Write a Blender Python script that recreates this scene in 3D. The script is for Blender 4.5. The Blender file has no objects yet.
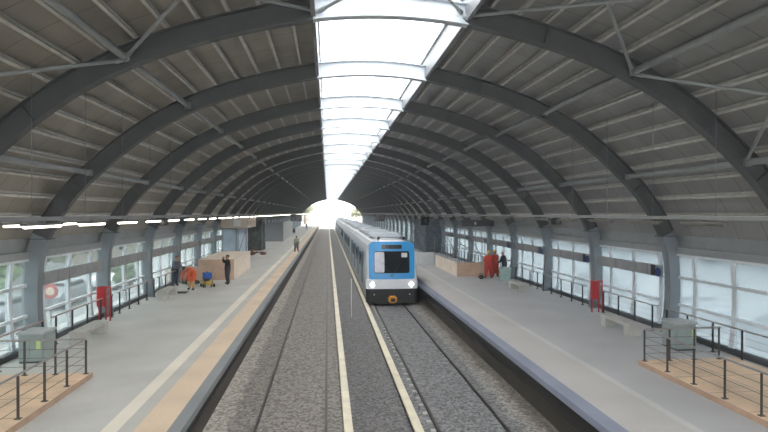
import bpy, bmesh, math, random
from mathutils import Vector, Matrix
random.seed(7)
SC = bpy.context.scene
C = bpy.context.collection
YS = -26.0
XC = 1.5            # hall centre line
Y0, BAY, NA = 7.3, 5.5, 34   # first arch, spacing, number of arches
YE = Y0 + BAY * (NA - 1) + .3
RZ = -1.1           # rail top (platform top is z = 0)

# ------------------------------------------------------------------ materials
def new_mat(name):
    m = bpy.data.materials.new(name); m.use_nodes = True
    nt = m.node_tree; b = nt.nodes['Principled BSDF']
    return m, nt, b
def N(nt, t, **kw):
    n = nt.nodes.new(t)
    for k, v in kw.items(): setattr(n, k, v)
    return n
def mat(name, col, rough=.6, metal=0., var=.12, scale=3., bump=0., spec=None):
    m, nt, b = new_mat(name)
    tc = N(nt, 'ShaderNodeTexCoord'); no = N(nt, 'ShaderNodeTexNoise'); no.inputs['Scale'].default_value = scale
    no.inputs['Detail'].default_value = 5
    nt.links.new(tc.outputs['Object'], no.inputs['Vector'])
    r = N(nt, 'ShaderNodeValToRGB'); r.color_ramp.elements[0].position = .3; r.color_ramp.elements[1].position = .7
    r.color_ramp.elements[0].color = [c * (1 - var) for c in col] + [1]
    r.color_ramp.elements[1].color = [min(1, c * (1 + var)) for c in col] + [1]
    nt.links.new(no.outputs['Fac'], r.inputs['Fac']); nt.links.new(r.outputs['Color'], b.inputs['Base Color'])
    b.inputs['Roughness'].default_value = rough; b.inputs['Metallic'].default_value = metal
    if spec is not None: b.inputs['Specular IOR Level'].default_value = spec
    if bump:
        bp = N(nt, 'ShaderNodeBump'); bp.inputs['Strength'].default_value = bump; bp.inputs['Distance'].default_value = .02
        nt.links.new(no.outputs['Fac'], bp.inputs['Height']); nt.links.new(bp.outputs['Normal'], b.inputs['Normal'])
    return m
def emit(name, col, s):
    m, nt, b = new_mat(name)
    b.inputs['Base Color'].default_value = (*col, 1); b.inputs['Emission Color'].default_value = (*col, 1)
    b.inputs['Emission Strength'].default_value = s
    return m
def glass(name, col, trans, scatter, spec=.08):
    """see-through sheet: part transparent, part scattering, a little gloss"""
    m, nt, b = new_mat(name); nt.nodes.remove(b)
    out = nt.nodes['Material Output']
    t = N(nt, 'ShaderNodeBsdfTransparent'); t.inputs[0].default_value = (*col, 1)
    s = N(nt, 'ShaderNodeBsdfTranslucent'); s.inputs[0].default_value = (*col, 1)
    g = N(nt, 'ShaderNodeBsdfGlossy'); g.inputs['Roughness'].default_value = .12
    a = N(nt, 'ShaderNodeMixShader'); a.inputs[0].default_value = scatter / max(1e-6, scatter + trans)
    nt.links.new(t.outputs[0], a.inputs[1]); nt.links.new(s.outputs[0], a.inputs[2])
    f = N(nt, 'ShaderNodeMixShader'); f.inputs[0].default_value = spec
    nt.links.new(a.outputs[0], f.inputs[1]); nt.links.new(g.outputs[0], f.inputs[2])
    nt.links.new(f.outputs[0], out.inputs[0])
    return m
M = {}
M['rib_skylit'] = mat('skylit_rib_tone', (.50, .54, .58), .5, var=.04)  # pale tone imitates skylight brightness on this stretch of rib
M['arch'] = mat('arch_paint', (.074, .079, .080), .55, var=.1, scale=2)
M['column'] = mat('column_paint', (.19, .215, .235), .5, var=.06, scale=2)
M['purlin'] = mat('purlin_steel', (.52, .51, .48), .5, .0, var=.15, scale=4)
M['strut'] = mat('strut_steel', (.27, .285, .28), .4, .2, var=.1)
M['rib_dark'] = mat('dark_grey_shell', (.07, .075, .08), .6)
M['curb'] = mat('curb_steel', (.16, .17, .18), .5)
M['white_edge'] = mat('white_edge', (.72, .75, .78), .4)
M['window_frame'] = mat('window_frame_paint', (.66, .70, .73), .45, var=.06)
M['sill'] = mat('dark_sill', (.06, .065, .07), .6)
M['eave'] = mat('eave_steel', (.26, .275, .28), .5, var=.08)
M['rail_black'] = mat('black_steel', (.022, .022, .024), .5)
M['rail_grey'] = mat('grey_handrail', (.33, .31, .30), .4, .4)
M['rail_brown'] = mat('brown_post', (.05, .04, .036), .5)
M['concrete'] = mat('bench_concrete', (.47, .455, .42), .85, var=.1, scale=5, bump=.2)
M['ply'] = mat('plywood', (.58, .41, .30), .75, var=.14, scale=1.5)
M['ply_pale'] = mat('pale_plywood', (.80, .68, .56), .75, var=.1, scale=1.5)
M['ply_edge'] = mat('deck_edge', (.42, .28, .20), .8)
M['ply_deck'] = mat('deck_boards', (.74, .54, .37), .75, var=.16, scale=1.3)
M['red'] = mat('red_paint', (.42, .018, .022), .35)
M['steel_rail'] = mat('rail_steel', (.045, .037, .032), .5, .2)
M['rail_cover'] = mat('third_rail_cover', (.70, .63, .48), .6, var=.12, scale=2)
M['tray'] = mat('cable_tray', (.20, .205, .205), .5, .1)
M['tray_pale'] = mat('pale_cable_tray', (.25, .255, .25), .5, .1)
M['lamp_off'] = mat('lamp_unlit', (.20, .185, .165), .5)
M['lamp_body'] = mat('lamp_body', (.12, .12, .12), .5)
M['lamp_on'] = emit('lamp_lit', (1., .93, .80), 9.)
M['sign_grey'] = mat('sign_grey', (.36, .365, .375), .5, var=.14, scale=2)
M['sign_dark'] = mat('sign_dark_grey', (.06, .066, .07), .5)
M['sign_blue'] = mat('sign_blue', (.02, .06, .22), .4)
M['black'] = mat('black_plastic', (.014, .015, .017), .4)
M['screen'] = mat('dark_screen', (.012, .016, .016), .15)
M['cab'] = mat('cabinet_grey_green', (.28, .33, .315), .5, var=.08)
M['cab_top'] = mat('cabinet_top', (.42, .45, .44), .5)
M['sticker'] = mat('green_sticker', (.52, .62, .25), .5)
M['train_white'] = mat('train_white', (.78, .80, .83), .3, var=.04)
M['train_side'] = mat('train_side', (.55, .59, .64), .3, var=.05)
M['train_roof'] = mat('train_roof', (.36, .38, .40), .55, var=.15)
M['train_blue'] = mat('train_blue', (.03, .33, .72), .3, var=.05)
M['train_door'] = mat('train_door', (.04, .16, .30), .3, var=.05)
M['train_glass'] = mat('train_glass', (.008, .010, .013), .2, spec=.02)
M['train_black'] = mat('train_skirt', (.022, .023, .026), .55)
M['blind_refl'] = mat('blind_and_reflection', (.62, .62, .68), .4)  # pale tone also stands for the white reflection on the windscreen
M['orange_steel'] = mat('coupler_orange', (.62, .27, .02), .5)
M['head_lamp'] = emit('head_lamp', (1., .97, .92), 14.)
M['hivis'] = mat('hivis_jacket', (.42, .46, .30), .8)
M['overall'] = mat('red_overall', (.50, .05, .035), .8, scale=8)
M['overall_or'] = mat('orange_overall', (.68, .12, .05), .8, scale=8)
M['cloth_black'] = mat('black_cloth', (.014, .014, .017), .85)
M['cloth_dark'] = mat('dark_trousers', (.035, .04, .055), .85)
M['cloth_grey'] = mat('grey_trousers', (.16, .18, .21), .85)
M['cloth_tan'] = mat('tan_trousers', (.55, .36, .18), .85)
M['cloth_blue'] = mat('blue_grey_shirt', (.09, .09, .12), .85)
M['skin'] = mat('skin', (.42, .25, .17), .6, var=.05)
M['hair'] = mat('dark_hair', (.02, .015, .012), .7)
M['boot'] = mat('boot_leather', (.02, .018, .016), .6)
M['helmet'] = mat('yellow_helmet', (.65, .45, .06), .35)
M['helmet_white'] = mat('white_helmet', (.7, .7, .66), .35)
M['eye'] = mat('eye_dark', (.02, .02, .02), .2)
M['tank'] = mat('blue_tank', (.03, .12, .42), .4)
M['yellow'] = mat('machine_yellow', (.62, .42, .10), .5)
M['bin_green'] = mat('pale_green_bin', (.36, .50, .46), .5)
M['tarp'] = mat('pale_blue_sheet', (.42, .52, .62), .6, var=.15, scale=1.5)
M['beige'] = mat('beige_board', (.52, .45, .38), .7, var=.08)
M['net'] = mat('dark_netting', (.065, .075, .07), .9, var=.4, scale=5, bump=.5)
M['net_blue'] = mat('blue_grey_netting', (.11, .135, .155), .9, var=.4, scale=3, bump=.5)
M['brick'] = mat('red_brick_pile', (.22, .10, .08), .9, var=.3, scale=12)
M['scaffold'] = mat('scaffold_tube', (.28, .29, .30), .4, .5)
M['white_board'] = mat('white_board', (.66, .67, .67), .6, var=.05)
M['leaf'] = mat('leaf', (.10, .16, .06), .8, var=.4, scale=6)
M['leaf_pale'] = mat('leaf_pale', (.26, .27, .19), .8, var=.3, scale=4)
M['bark'] = mat('bark', (.10, .07, .05), .9)
M['bld_white'] = mat('render_white', (.30, .30, .29), .8, var=.05)
M['bld_cream'] = mat('render_cream', (.26, .225, .175), .8, var=.05)
M['bld_grey'] = mat('render_grey', (.22, .225, .24), .8, var=.08)
M['car_white'] = mat('car_white', (.7, .71, .72), .25)
M['car_red'] = mat('car_red', (.45, .03, .03), .25)
M['car_dark'] = mat('car_dark', (.03, .035, .05), .25)
M['car_grey'] = mat('car_grey', (.28, .3, .33), .25)
M['tyre'] = mat('tyre', (.015, .015, .015), .8)
M['skylight'] = glass('skylight_sheet', (.97, .985, 1.), .72, .28, .03)
M['glass_left'] = glass('clear_glazing', (.55, .60, .61), .92, .08, .05)
M['glass_right'] = glass('hazed_glazing', (.44, .485, .51), .60, .40, .05)

def platform_mat(name, col, var=.08):
    m, nt, b = new_mat(name)
    tc = N(nt, 'ShaderNodeTexCoord')
    n1 = N(nt, 'ShaderNodeTexNoise'); n1.inputs['Scale'].default_value = .55; n1.inputs['Detail'].default_value = 6
    n2 = N(nt, 'ShaderNodeTexNoise'); n2.inputs['Scale'].default_value = 14; n2.inputs['Detail'].default_value = 4
    nt.links.new(tc.outputs['Object'], n1.inputs['Vector']); nt.links.new(tc.outputs['Object'], n2.inputs['Vector'])
    r = N(nt, 'ShaderNodeValToRGB'); r.color_ramp.elements[0].position = .32; r.color_ramp.elements[1].position = .68
    r.color_ramp.elements[0].color = [c * (1 - var) for c in col] + [1]; r.color_ramp.elements[1].color = [c * (1 + var) for c in col] + [1]
    mx = N(nt, 'ShaderNodeMath', operation='MULTIPLY_ADD'); mx.inputs[1].default_value = .25
    nt.links.new(n2.outputs['Fac'], mx.inputs[0]); 
    m2 = N(nt, 'ShaderNodeMath', operation='MULTIPLY'); m2.inputs[1].default_value = .75
    nt.links.new(n1.outputs['Fac'], m2.inputs[0]); nt.links.new(m2.outputs[0], mx.inputs[2])
    nt.links.new(mx.outputs[0], r.inputs['Fac']); nt.links.new(r.outputs[0], b.inputs['Base Color'])
    b.inputs['Roughness'].default_value = .62
    return m
M['pf'] = platform_mat('platform_concrete', (.55, .535, .505), .12)
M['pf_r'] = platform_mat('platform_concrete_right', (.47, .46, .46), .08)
M['coping'] = platform_mat('coping_stone', (.24, .25, .255), .1)
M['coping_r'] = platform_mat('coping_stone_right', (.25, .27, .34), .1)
M['tactile'] = platform_mat('tactile_tan', (.70, .55, .40), .12)
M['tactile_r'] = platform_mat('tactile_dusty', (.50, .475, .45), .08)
M['line'] = platform_mat('cream_line', (.80, .74, .63), .1)
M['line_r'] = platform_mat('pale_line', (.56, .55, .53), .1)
M['mid'] = platform_mat('mid_band', (.52, .50, .46), .1)
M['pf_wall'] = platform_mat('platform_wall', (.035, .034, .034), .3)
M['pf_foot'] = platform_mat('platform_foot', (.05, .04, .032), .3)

def roof_mat(name, col):
    m, nt, b = new_mat(name)
    tc = N(nt, 'ShaderNodeTexCoord'); sp = N(nt, 'ShaderNodeSeparateXYZ'); nt.links.new(tc.outputs['Object'], sp.inputs[0])
    no = N(nt, 'ShaderNodeTexNoise'); no.inputs['Scale'].default_value = .9; no.inputs['Detail'].default_value = 5
    nt.links.new(tc.outputs['Object'], no.inputs['Vector'])
    r = N(nt, 'ShaderNodeValToRGB'); r.color_ramp.elements[0].position = .3; r.color_ramp.elements[1].position = .7
    r.color_ramp.elements[0].color = [c * .86 for c in col] + [1]; r.color_ramp.elements[1].color = [c * 1.14 for c in col] + [1]
    nt.links.new(no.outputs['Fac'], r.inputs[0])
    # sheet laps every 1.1 m along the hall
    md = N(nt, 'ShaderNodeMath', operation='MODULO'); md.inputs[1].default_value = 1.1
    ad = N(nt, 'ShaderNodeMath', operation='ADD'); ad.inputs[1].default_value = 110.
    nt.links.new(sp.outputs['Y'], ad.inputs[0]); nt.links.new(ad.outputs[0], md.inputs[0])
    lt = N(nt, 'ShaderNodeMath', operation='LESS_THAN'); lt.inputs[1].default_value = .035
    nt.links.new(md.outputs[0], lt.inputs[0])
    mx = N(nt, 'ShaderNodeMix', data_type='RGBA'); mx.inputs['B'].default_value = [c * .6 for c in col] + [1]
    nt.links.new(lt.outputs[0], mx.inputs['Factor']); nt.links.new(r.outputs[0], mx.inputs['A'])
    nt.links.new(mx.outputs['Result'], b.inputs['Base Color'])
    b.inputs['Roughness'].default_value = .45
    return m
M['roof_l'] = roof_mat('roof_sheet_left', (.27, .25, .215))  # left sheet warmer, right cooler: tint of the outdoor light put into colour
M['roof_r'] = roof_mat('roof_sheet_right', (.255, .255, .25))

def ballast_mat():
    m, nt, b = new_mat('ballast')
    tc = N(nt, 'ShaderNodeTexCoord'); sp = N(nt, 'ShaderNodeSeparateXYZ'); nt.links.new(tc.outputs['Object'], sp.inputs[0])
    n0 = N(nt, 'ShaderNodeTexNoise'); n0.inputs['Scale'].default_value = 1.6; n0.inputs['Detail'].default_value = 6; n0.inputs['Roughness'].default_value = .7
    nt.links.new(tc.outputs['Object'], n0.inputs['Vector'])
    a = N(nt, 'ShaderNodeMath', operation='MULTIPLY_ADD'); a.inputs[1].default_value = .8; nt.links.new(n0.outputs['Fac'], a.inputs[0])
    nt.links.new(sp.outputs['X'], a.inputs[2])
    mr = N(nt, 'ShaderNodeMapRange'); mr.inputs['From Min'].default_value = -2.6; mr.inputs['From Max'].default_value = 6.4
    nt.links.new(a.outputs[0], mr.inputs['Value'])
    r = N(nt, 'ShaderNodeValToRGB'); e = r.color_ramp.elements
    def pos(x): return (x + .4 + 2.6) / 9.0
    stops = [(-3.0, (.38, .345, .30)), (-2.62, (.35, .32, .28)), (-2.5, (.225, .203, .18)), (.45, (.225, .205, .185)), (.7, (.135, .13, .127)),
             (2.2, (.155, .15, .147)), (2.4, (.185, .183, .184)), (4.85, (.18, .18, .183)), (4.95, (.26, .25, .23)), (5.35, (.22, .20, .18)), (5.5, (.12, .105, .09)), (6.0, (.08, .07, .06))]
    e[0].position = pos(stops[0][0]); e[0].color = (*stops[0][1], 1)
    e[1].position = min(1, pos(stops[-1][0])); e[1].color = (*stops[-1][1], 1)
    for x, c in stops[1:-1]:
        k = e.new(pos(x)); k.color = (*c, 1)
    nt.links.new(mr.outputs[0], r.inputs[0])
    v = N(nt, 'ShaderNodeTexVoronoi'); v.inputs['Scale'].default_value = 15.; nt.links.new(tc.outputs['Object'], v.inputs['Vector'])
    vr = N(nt, 'ShaderNodeMapRange'); vr.inputs['From Min'].default_value = 0; vr.inputs['From Max'].default_value = 1; vr.inputs['To Min'].default_value = .5; vr.inputs['To Max'].default_value = 1.5
    sc_ = N(nt, 'ShaderNodeSeparateColor'); nt.links.new(v.outputs['Color'], sc_.inputs[0]); nt.links.new(sc_.outputs[0], vr.inputs['Value'])
    mu = N(nt, 'ShaderNodeMix', data_type='RGBA', blend_type='MULTIPLY'); mu.inputs['Factor'].default_value = 1
    nt.links.new(r.outputs[0], mu.inputs['A']); nt.links.new(vr.outputs[0], mu.inputs['B'])
    nt.links.new(mu.outputs['Result'], b.inputs['Base Color'])
    bp = N(nt, 'ShaderNodeBump'); bp.inputs['Strength'].default_value = .8; bp.inputs['Distance'].default_value = .03; bp.invert = True
    nt.links.new(v.outputs['Distance'], bp.inputs['Height']); nt.links.new(bp.outputs[0], b.inputs['Normal'])
    b.inputs['Roughness'].default_value = .9
    return m
M['ballast'] = ballast_mat()
M['ground'] = platform_mat('street_ground', (.30, .305, .30), .2)
M['far_ballast'] = platform_mat('daylit_outdoor_ballast', (.46, .45, .43), .15)  # paler than the hall ballast: bright daylight outside put into the colour

# ------------------------------------------------------------------ mesh helpers
class MB:
    def __init__(s): s.v = []; s.f = []; s.mi = []
    def add(s, vs, fs, mi=0):
        o = len(s.v); s.v += [tuple(p) for p in vs]
        for f in fs: s.f.append([o + i for i in f]); s.mi.append(mi)
        return s
    def box(s, x0, x1, y0, y1, z0, z1, mi=0):
        vs = [(x, y, z) for x in (x0, x1) for y in (y0, y1) for z in (z0, z1)]
        return s.add(vs, [(0, 1, 3, 2), (4, 6, 7, 5), (0, 4, 5, 1), (2, 3, 7, 6), (0, 2, 6, 4), (1, 5, 7, 3)], mi)
    def bbox(s, c, d, bev=.02, R=None, mi=0):
        """bevelled box about centre c with size d"""
        bm = bmesh.new(); bmesh.ops.create_cube(bm, size=1)
        for v in bm.verts: v.co = Vector((v.co.x * d[0], v.co.y * d[1], v.co.z * d[2]))
        bmesh.ops.bevel(bm, geom=bm.edges[:], offset=min(bev, min(d) * .45), segments=2, affect='EDGES')
        if R is not None: bmesh.ops.transform(bm, matrix=R, verts=bm.verts)
        bm.verts.index_update()
        s.add([v.co + Vector(c) for v in bm.verts], [[v.index for v in f.verts] for f in bm.faces], mi); bm.free(); return s
    def tube(s, p, q, r, n=10, r2=None, mi=0):
        p = Vector(p); q = Vector(q); d = (q - p).normalized(); r2 = r if r2 is None else r2
        a = d.orthogonal().normalized(); b = d.cross(a)
        vs = []
        for k in range(n):
            t = 2 * math.pi * k / n; o = a * math.cos(t) + b * math.sin(t)
            vs += [p + o * r, q + o * r2]
        fs = [(2 * k, 2 * ((k + 1) % n), 2 * ((k + 1) % n) + 1, 2 * k + 1) for k in range(n)]
        fs += [[2 * k for k in range(n)][::-1], [2 * k + 1 for k in range(n)]]
        return s.add(vs, fs, mi)
    def path(s, pts, r, n=8, mi=0):
        for a, b in zip(pts, pts[1:]): s.tube(a, b, r, n, mi=mi)
        return s
    def ball(s, c, r, mi=0, sub=2, jit=0., rnd=random):
        bm = bmesh.new(); bmesh.ops.create_icosphere(bm, subdivisions=sub, radius=1)
        r = r if isinstance(r, (tuple, list)) else (r, r, r); bm.verts.index_update()
        vs = []
        for v in bm.verts:
            k = 1 + (rnd.random() - .5) * jit
            vs.append((c[0] + v.co.x * r[0] * k, c[1] + v.co.y * r[1] * k, c[2] + v.co.z * r[2] * k))
        s.add(vs, [[v.index for v in f.verts] for f in bm.faces], mi); bm.free(); return s
    def mesh(s, name, mats, smooth=False):
        me = bpy.data.meshes.new(name); me.from_pydata(s.v, [], s.f); me.update()
        for m_ in (mats if isinstance(mats, (list, tuple)) else [mats]): me.materials.append(m_)
        for p, k in zip(me.polygons, s.mi): p.material_index = k; p.use_smooth = smooth
        bm = bmesh.new(); bm.from_mesh(me); bmesh.ops.recalc_face_normals(bm, faces=bm.faces); bm.to_mesh(me); bm.free()
        return me
def obj(name, mb, mats, parent=None, label=None, smooth=False):
    me = mb.mesh(name, mats, smooth) if isinstance(mb, MB) else mb
    o = bpy.data.objects.new(name, me); C.objects.link(o)
    if parent is not None: o.parent = parent
    if label: o['label'] = label
    return o
def tag(o, label, cat, group=None, kind=None):
    o['label'] = label; o['category'] = cat
    if group: o['group'] = group
    if kind: o['kind'] = kind
    return o
def thing(name, loc, label, cat, group=None, rz=0.):
    o = bpy.data.objects.new(name, None); C.objects.link(o); o.location = loc; o.rotation_euler.z = rz; o.empty_display_size = .2
    return tag(o, label, cat, group)
def copy_tree(o, loc=None, rz=None, label=None, group=None):
    c = o.copy(); C.objects.link(c)
    if loc is not None: c.location = loc
    if rz is not None: c.rotation_euler.z = rz
    if label: c['label'] = label
    if group: c['group'] = group
    for ch in [x for x in KIDS(o)]:
        d = ch.copy(); C.objects.link(d); d.parent = c
        for g in KIDS(ch):
            e = g.copy(); C.objects.link(e); e.parent = d
    return c
def KIDS(o): return [x for x in C.objects if x.parent == o]
def struct(name, mb, mats, smooth=False):
    o = obj(name, mb, mats, smooth=smooth); o['kind'] = 'structure'; return o

ORD = ['nearest', 'second', 'third', 'fourth', 'fifth', 'sixth', 'seventh', 'eighth', 'ninth', 'tenth', 'eleventh', 'twelfth', 'thirteenth', 'fourteenth']

# ------------------------------------------------------------------ hall profile
PR = [(10.46, 0.), (10.55, .9), (10.58, 1.7), (10.55, 2.4), (10.47, 2.95), (10.28, 3.48), (10.02, 3.98), (9.70, 4.47), (9.25, 5.04), (8.65, 5.63), (7.9, 6.30),
      (6.95, 7.0), (5.95, 7.54), (4.94, 7.96), (3.71, 8.35), (2.6, 8.62), (1.7, 8.79), (.85, 8.88), (0, 8.91)]
def catmull(P, n=4):
    out = []
    for i in range(len(P) - 1):
        p0 = P[max(0, i - 1)]; p1 = P[i]; p2 = P[i + 1]; p3 = P[min(len(P) - 1, i + 2)]
        if i == len(P) - 2: p3 = (-p1[0], p1[1])
        for k in range(n):
            t = k / n
            out.append(tuple(.5 * (2 * p1[j] + (p2[j] - p0[j]) * t + (2 * p0[j] - 5 * p1[j] + 4 * p2[j] - p3[j]) * t * t + (3 * p1[j] - p0[j] - 3 * p2[j] + p3[j]) * t ** 3) for j in (0, 1)))
    out.append(P[-1]); return out
HALF = catmull(PR)
def nrm(i, P):
    a = P[max(0, i - 1)]; b = P[min(len(P) - 1, i + 1)]
    if i == len(P) - 1: b = (-a[0], a[1])
    t = Vector((b[0] - a[0], b[1] - a[1])).normalized()
    return Vector((-t.y, t.x)) * -1      # outward for a curve running up and inward
def offs(d):  # half profile displaced outwards by d
    res = []
    for i, p in enumerate(HALF):
        n = nrm(i, HALF)
        if n.x < 0 or (n.x == 0 and n.y < 0): n = -n
        if n.y < -.2: n = Vector((1, 0))
        res.append((p[0] + n.x * d, p[1] + n.y * d))
    res[-1] = (0, HALF[-1][1] + d)
    return res
def seg(P, z0=None, z1=None, x1=None):  # piece of the half profile from height z0 to z1 / until |x|<x1
    out = []
    for a, b in zip(P, P[1:]):
        def cut(v, k): t = (v - a[k]) / (b[k] - a[k]); return tuple(a[j] + (b[j] - a[j]) * t for j in (0, 1))
        if z0 is not None and a[1] < z0 <= b[1]: out = [cut(z0, 1)]
        if z0 is None or a[1] >= z0: out.append(a)
        if z1 is not None and a[1] < z1 <= b[1]: out.append(cut(z1, 1)); return out
        if x1 is not None and a[0] > x1 >= b[0]: out.append(cut(x1, 0)); return out
    out.append(P[-1]); return out
def full(P):  # both sides joined, from the right foot over the crown to the left foot
    return [(x, z) for x, z in P] + [(-x, z) for x, z in reversed(P[:-1])]
def sweep(mb, inner, outer, y0, y1, sx=1, mi=0, close=True):
    """solid between two polylines of (x offset, z) and two y values"""
    n = len(inner); vs = []
    for (a, b) in zip(inner, outer):
        for (p, y) in ((a, y0), (a, y1), (b, y1), (b, y0)): vs.append((XC + sx * p[0], y, p[1]))
    fs = []
    for i in range(n - 1):
        for k in range(4):
            fs.append((4 * i + k, 4 * i + (k + 1) % 4, 4 * (i + 1) + (k + 1) % 4, 4 * (i + 1) + k))
    fs += [(0, 1, 2, 3), (4 * n - 4, 4 * n - 3, 4 * n - 2, 4 * n - 1)]
    return mb.add(vs, fs, mi)
def at_offset(d, x):   # point of the displaced profile at a given |x| (upper part)
    P = offs(d)
    for a, b in zip(P, P[1:]):
        if a[0] >= x >= b[0] and a[0] != b[0] and a[1] > 2.9:
            t = (x - a[0]) / (b[0] - a[0]); return a[1] + (b[1] - a[1]) * t
    return P[-1][1]
DEP = .50
SX = 1.83
KNEE = 3.42
O0, OF, OD, OT = offs(0), offs(.025), offs(DEP - .025), offs(DEP)
def lower(P, z): return seg(P, z0=z)
# matched polylines need equal sampling: build by index instead
def idx_from(z):
    return next(i for i, p in enumerate(HALF) if p[1] >= z)
def piece(d, i0, i1=None):
    P = offs(d); return P[i0:i1]
IK = idx_from(KNEE)
def arch_meshes():
    rib = MB()
    def fl(d): return full(piece(d, IK))
    ic = next(i for i, p in enumerate(offs(0)) if p[0] < SX)
    for sx in (-1, 1):
        def hf(d): return piece(d, IK, ic) + [(SX, at_offset(d, SX))]
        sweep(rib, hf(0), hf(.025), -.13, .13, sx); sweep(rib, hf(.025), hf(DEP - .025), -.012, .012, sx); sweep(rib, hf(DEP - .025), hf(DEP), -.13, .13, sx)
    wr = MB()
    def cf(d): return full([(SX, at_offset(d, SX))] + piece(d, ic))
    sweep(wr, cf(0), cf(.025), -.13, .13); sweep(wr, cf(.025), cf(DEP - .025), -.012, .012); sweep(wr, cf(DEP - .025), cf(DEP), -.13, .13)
    # web stiffeners / splice plates
    A, B = offs(.025), offs(DEP - .025)
    for i in range(IK + 4, ic - 1, 8):
        for sx in (1, -1):
            a = Vector(A[i]); b = Vector(B[i]); t = (b - a).orthogonal().normalized() * .012
            vs = []
            for p in (a - t, a + t, b + t, b - t):
                for y in (-.1, .1): vs.append((XC + sx * p.x, y, p.y))
            rib.add(vs, [(0, 1, 3, 2), (2, 3, 5, 4), (4, 5, 7, 6), (6, 7, 1, 0), (0, 2, 4, 6), (1, 3, 5, 7)])
    cols = []
    for sx in (-1, 1):
        c = MB(); sweep(c, piece(-.01, 0, IK + 1), piece(DEP - .05, 0, IK + 1), -.17, .17, sx); cols.append(c)
    plates = []
    for sx in (-1, 1):
        c = MB(); x = XC + sx * 10.84; c.bbox((x, 0, .02), (.75, .6, .04), .005)
        for dx in (-.3, .3):
            for dy in (-.23, .23): c.tube((x + dx, dy, .03), (x + dx, dy, .09), .018, 6)
        plates.append(c)
    kn = []
    for sx in (-1, 1):
        c = MB(); p = HALF[IK]; c.bbox((XC + sx * (p[0] + .22), 0, p[1] + .0), (.62, .40, .035), .005); kn.append(c)
    return (wr.mesh('crown_rib', M['rib_skylit']), rib.mesh('rib', M['arch']), [c.mesh('column', M['column']) for c in cols], [c.mesh('base_plate', M['column']) for c in plates], [c.mesh('knee_plate', M['arch']) for c in kn])
CROWN, RIB, COLS, PLATES, KNEES = arch_meshes()
def arch_label(j):
    if j == 0: return 'steel roof arch overhead at the very front, reached by the diagonal bracing'
    if j == 1: return 'dark steel roof arch sweeping widest across the top of the picture'
    if j <= 9: return f'dark steel roof arch on grey columns, {ORD[j-1]} back from the widest one'
    return 'small distant steel roof arch beyond the tenth one down the hall'
for j in range(NA):
    y = Y0 + BAY * j
    a = thing('steel_arch', (0, y, 0), arch_label(j), 'arch', 'steel arches of the hall roof')
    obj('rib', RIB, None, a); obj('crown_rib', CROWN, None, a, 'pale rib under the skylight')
    for k in (0, 1):
        obj('column', COLS[k], None, a); obj('base_plate', PLATES[k], None, a); obj('knee_plate', KNEES[k], None, a)

# ------------------------------------------------------------------ roof skin, purlins, skylight
def skin(side, m_):
    sx = -1 if side == 'left' else 1
    P, Q = offs(DEP + .17), offs(DEP + .27)
    i0 = idx_from(3.1); i1 = next(i for i, p in enumerate(P) if p[0] < SX + .02)
    a = P[i0:i1] + [(SX, at_offset(DEP + .17, SX))]; b = Q[i0:i1] + [(SX, at_offset(DEP + .27, SX))]
    mb = MB(); pass
    sweep(mb, a, b, YS, YE, sx)
    o = struct('ceiling_' + side, mb, m_)
    # purlins: light channel sections running the length of the hall, every .7 m round the curve
    PP = offs(DEP)[i0:i1]
    L = 0; nxt = .35; acc = []
    for p, q in zip(reversed(PP[1:]), reversed(PP[:-1])):
        d = math.dist(p, q); 
        while L + d > nxt:
            t = (nxt - L) / d; acc.append((p[0] + (q[0] - p[0]) * t, p[1] + (q[1] - p[1]) * t, (q[0] - p[0]) / d, (q[1] - p[1]) / d)); nxt += .7
        L += d
    for (x, z, tx, tz) in [k for k in acc if k[1] > 3.75]:
        nx, nz = -tz, tx      # outward normal
        if nz < 0: nx, nz = -nx, -nz
        c = MB()
        def q4(a0, a1, b0, b1):
            vs = []
            for (a_, b_) in ((a0, b0), (a1, b0), (a1, b1), (a0, b1)):
                for y in (YS, YE): vs.append((XC + sx * (x + tx * a_ + nx * b_), y, z + tz * a_ + nz * b_))
            c.add(vs, [(0, 1, 3, 2), (2, 3, 5, 4), (4, 5, 7, 6), (6, 7, 1, 0), (0, 2, 4, 6), (1, 3, 5, 7)])
        q4(.063, .075, 0, .17); q4(0, .063, 0, .012); q4(0, .012, .012, .03); q4(0, .063, .158, .17)
        obj('purlin', c, M['purlin'], o, 'light steel purlin')
    return o
skin('left', M['roof_l']); skin('right', M['roof_r'])

sky = MB(); P, Q = offs(DEP + .34), offs(DEP + .365)
i1 = next(i for i, p in enumerate(P) if p[0] < SX + .02)
a = [(SX + .05, at_offset(DEP + .34, SX + .05))] + P[i1:]; b = [(SX + .05, at_offset(DEP + .365, SX + .05))] + Q[i1:]
sweep(sky, full(a), full(b), YS, YE)
w = struct('window_1', sky, M['skylight'])
for sx in (-1, 1):
    c = MB(); z = at_offset(0, SX)
    c.box(XC + sx * SX - .05, XC + sx * SX + .05, YS, YE, z + .10, z + DEP + .36)
    obj('skylight_curb', c, M['curb'], w)
    c = MB(); c.box(XC + sx * (SX - .09) - .03, XC + sx * (SX - .09) + .03, YS, YE, z + DEP + .22, z + DEP + .30)
    obj('skylight_edge', c, M['white_edge'], w, 'white edge strip of the skylight')
for j in range(NA):   # glazing bars that cross the skylight on top of each arch
    y = Y0 + BAY * j; c = MB(); sweep(c, full([(SX, at_offset(DEP + .29, SX))] + offs(DEP + .29)[i1:]), full([(SX, at_offset(DEP + .335, SX))] + offs(DEP + .335)[i1:]), y - .03, y + .03)
    if j < NA: obj('glazing_bar', c, M['white_edge'], w)

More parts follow.
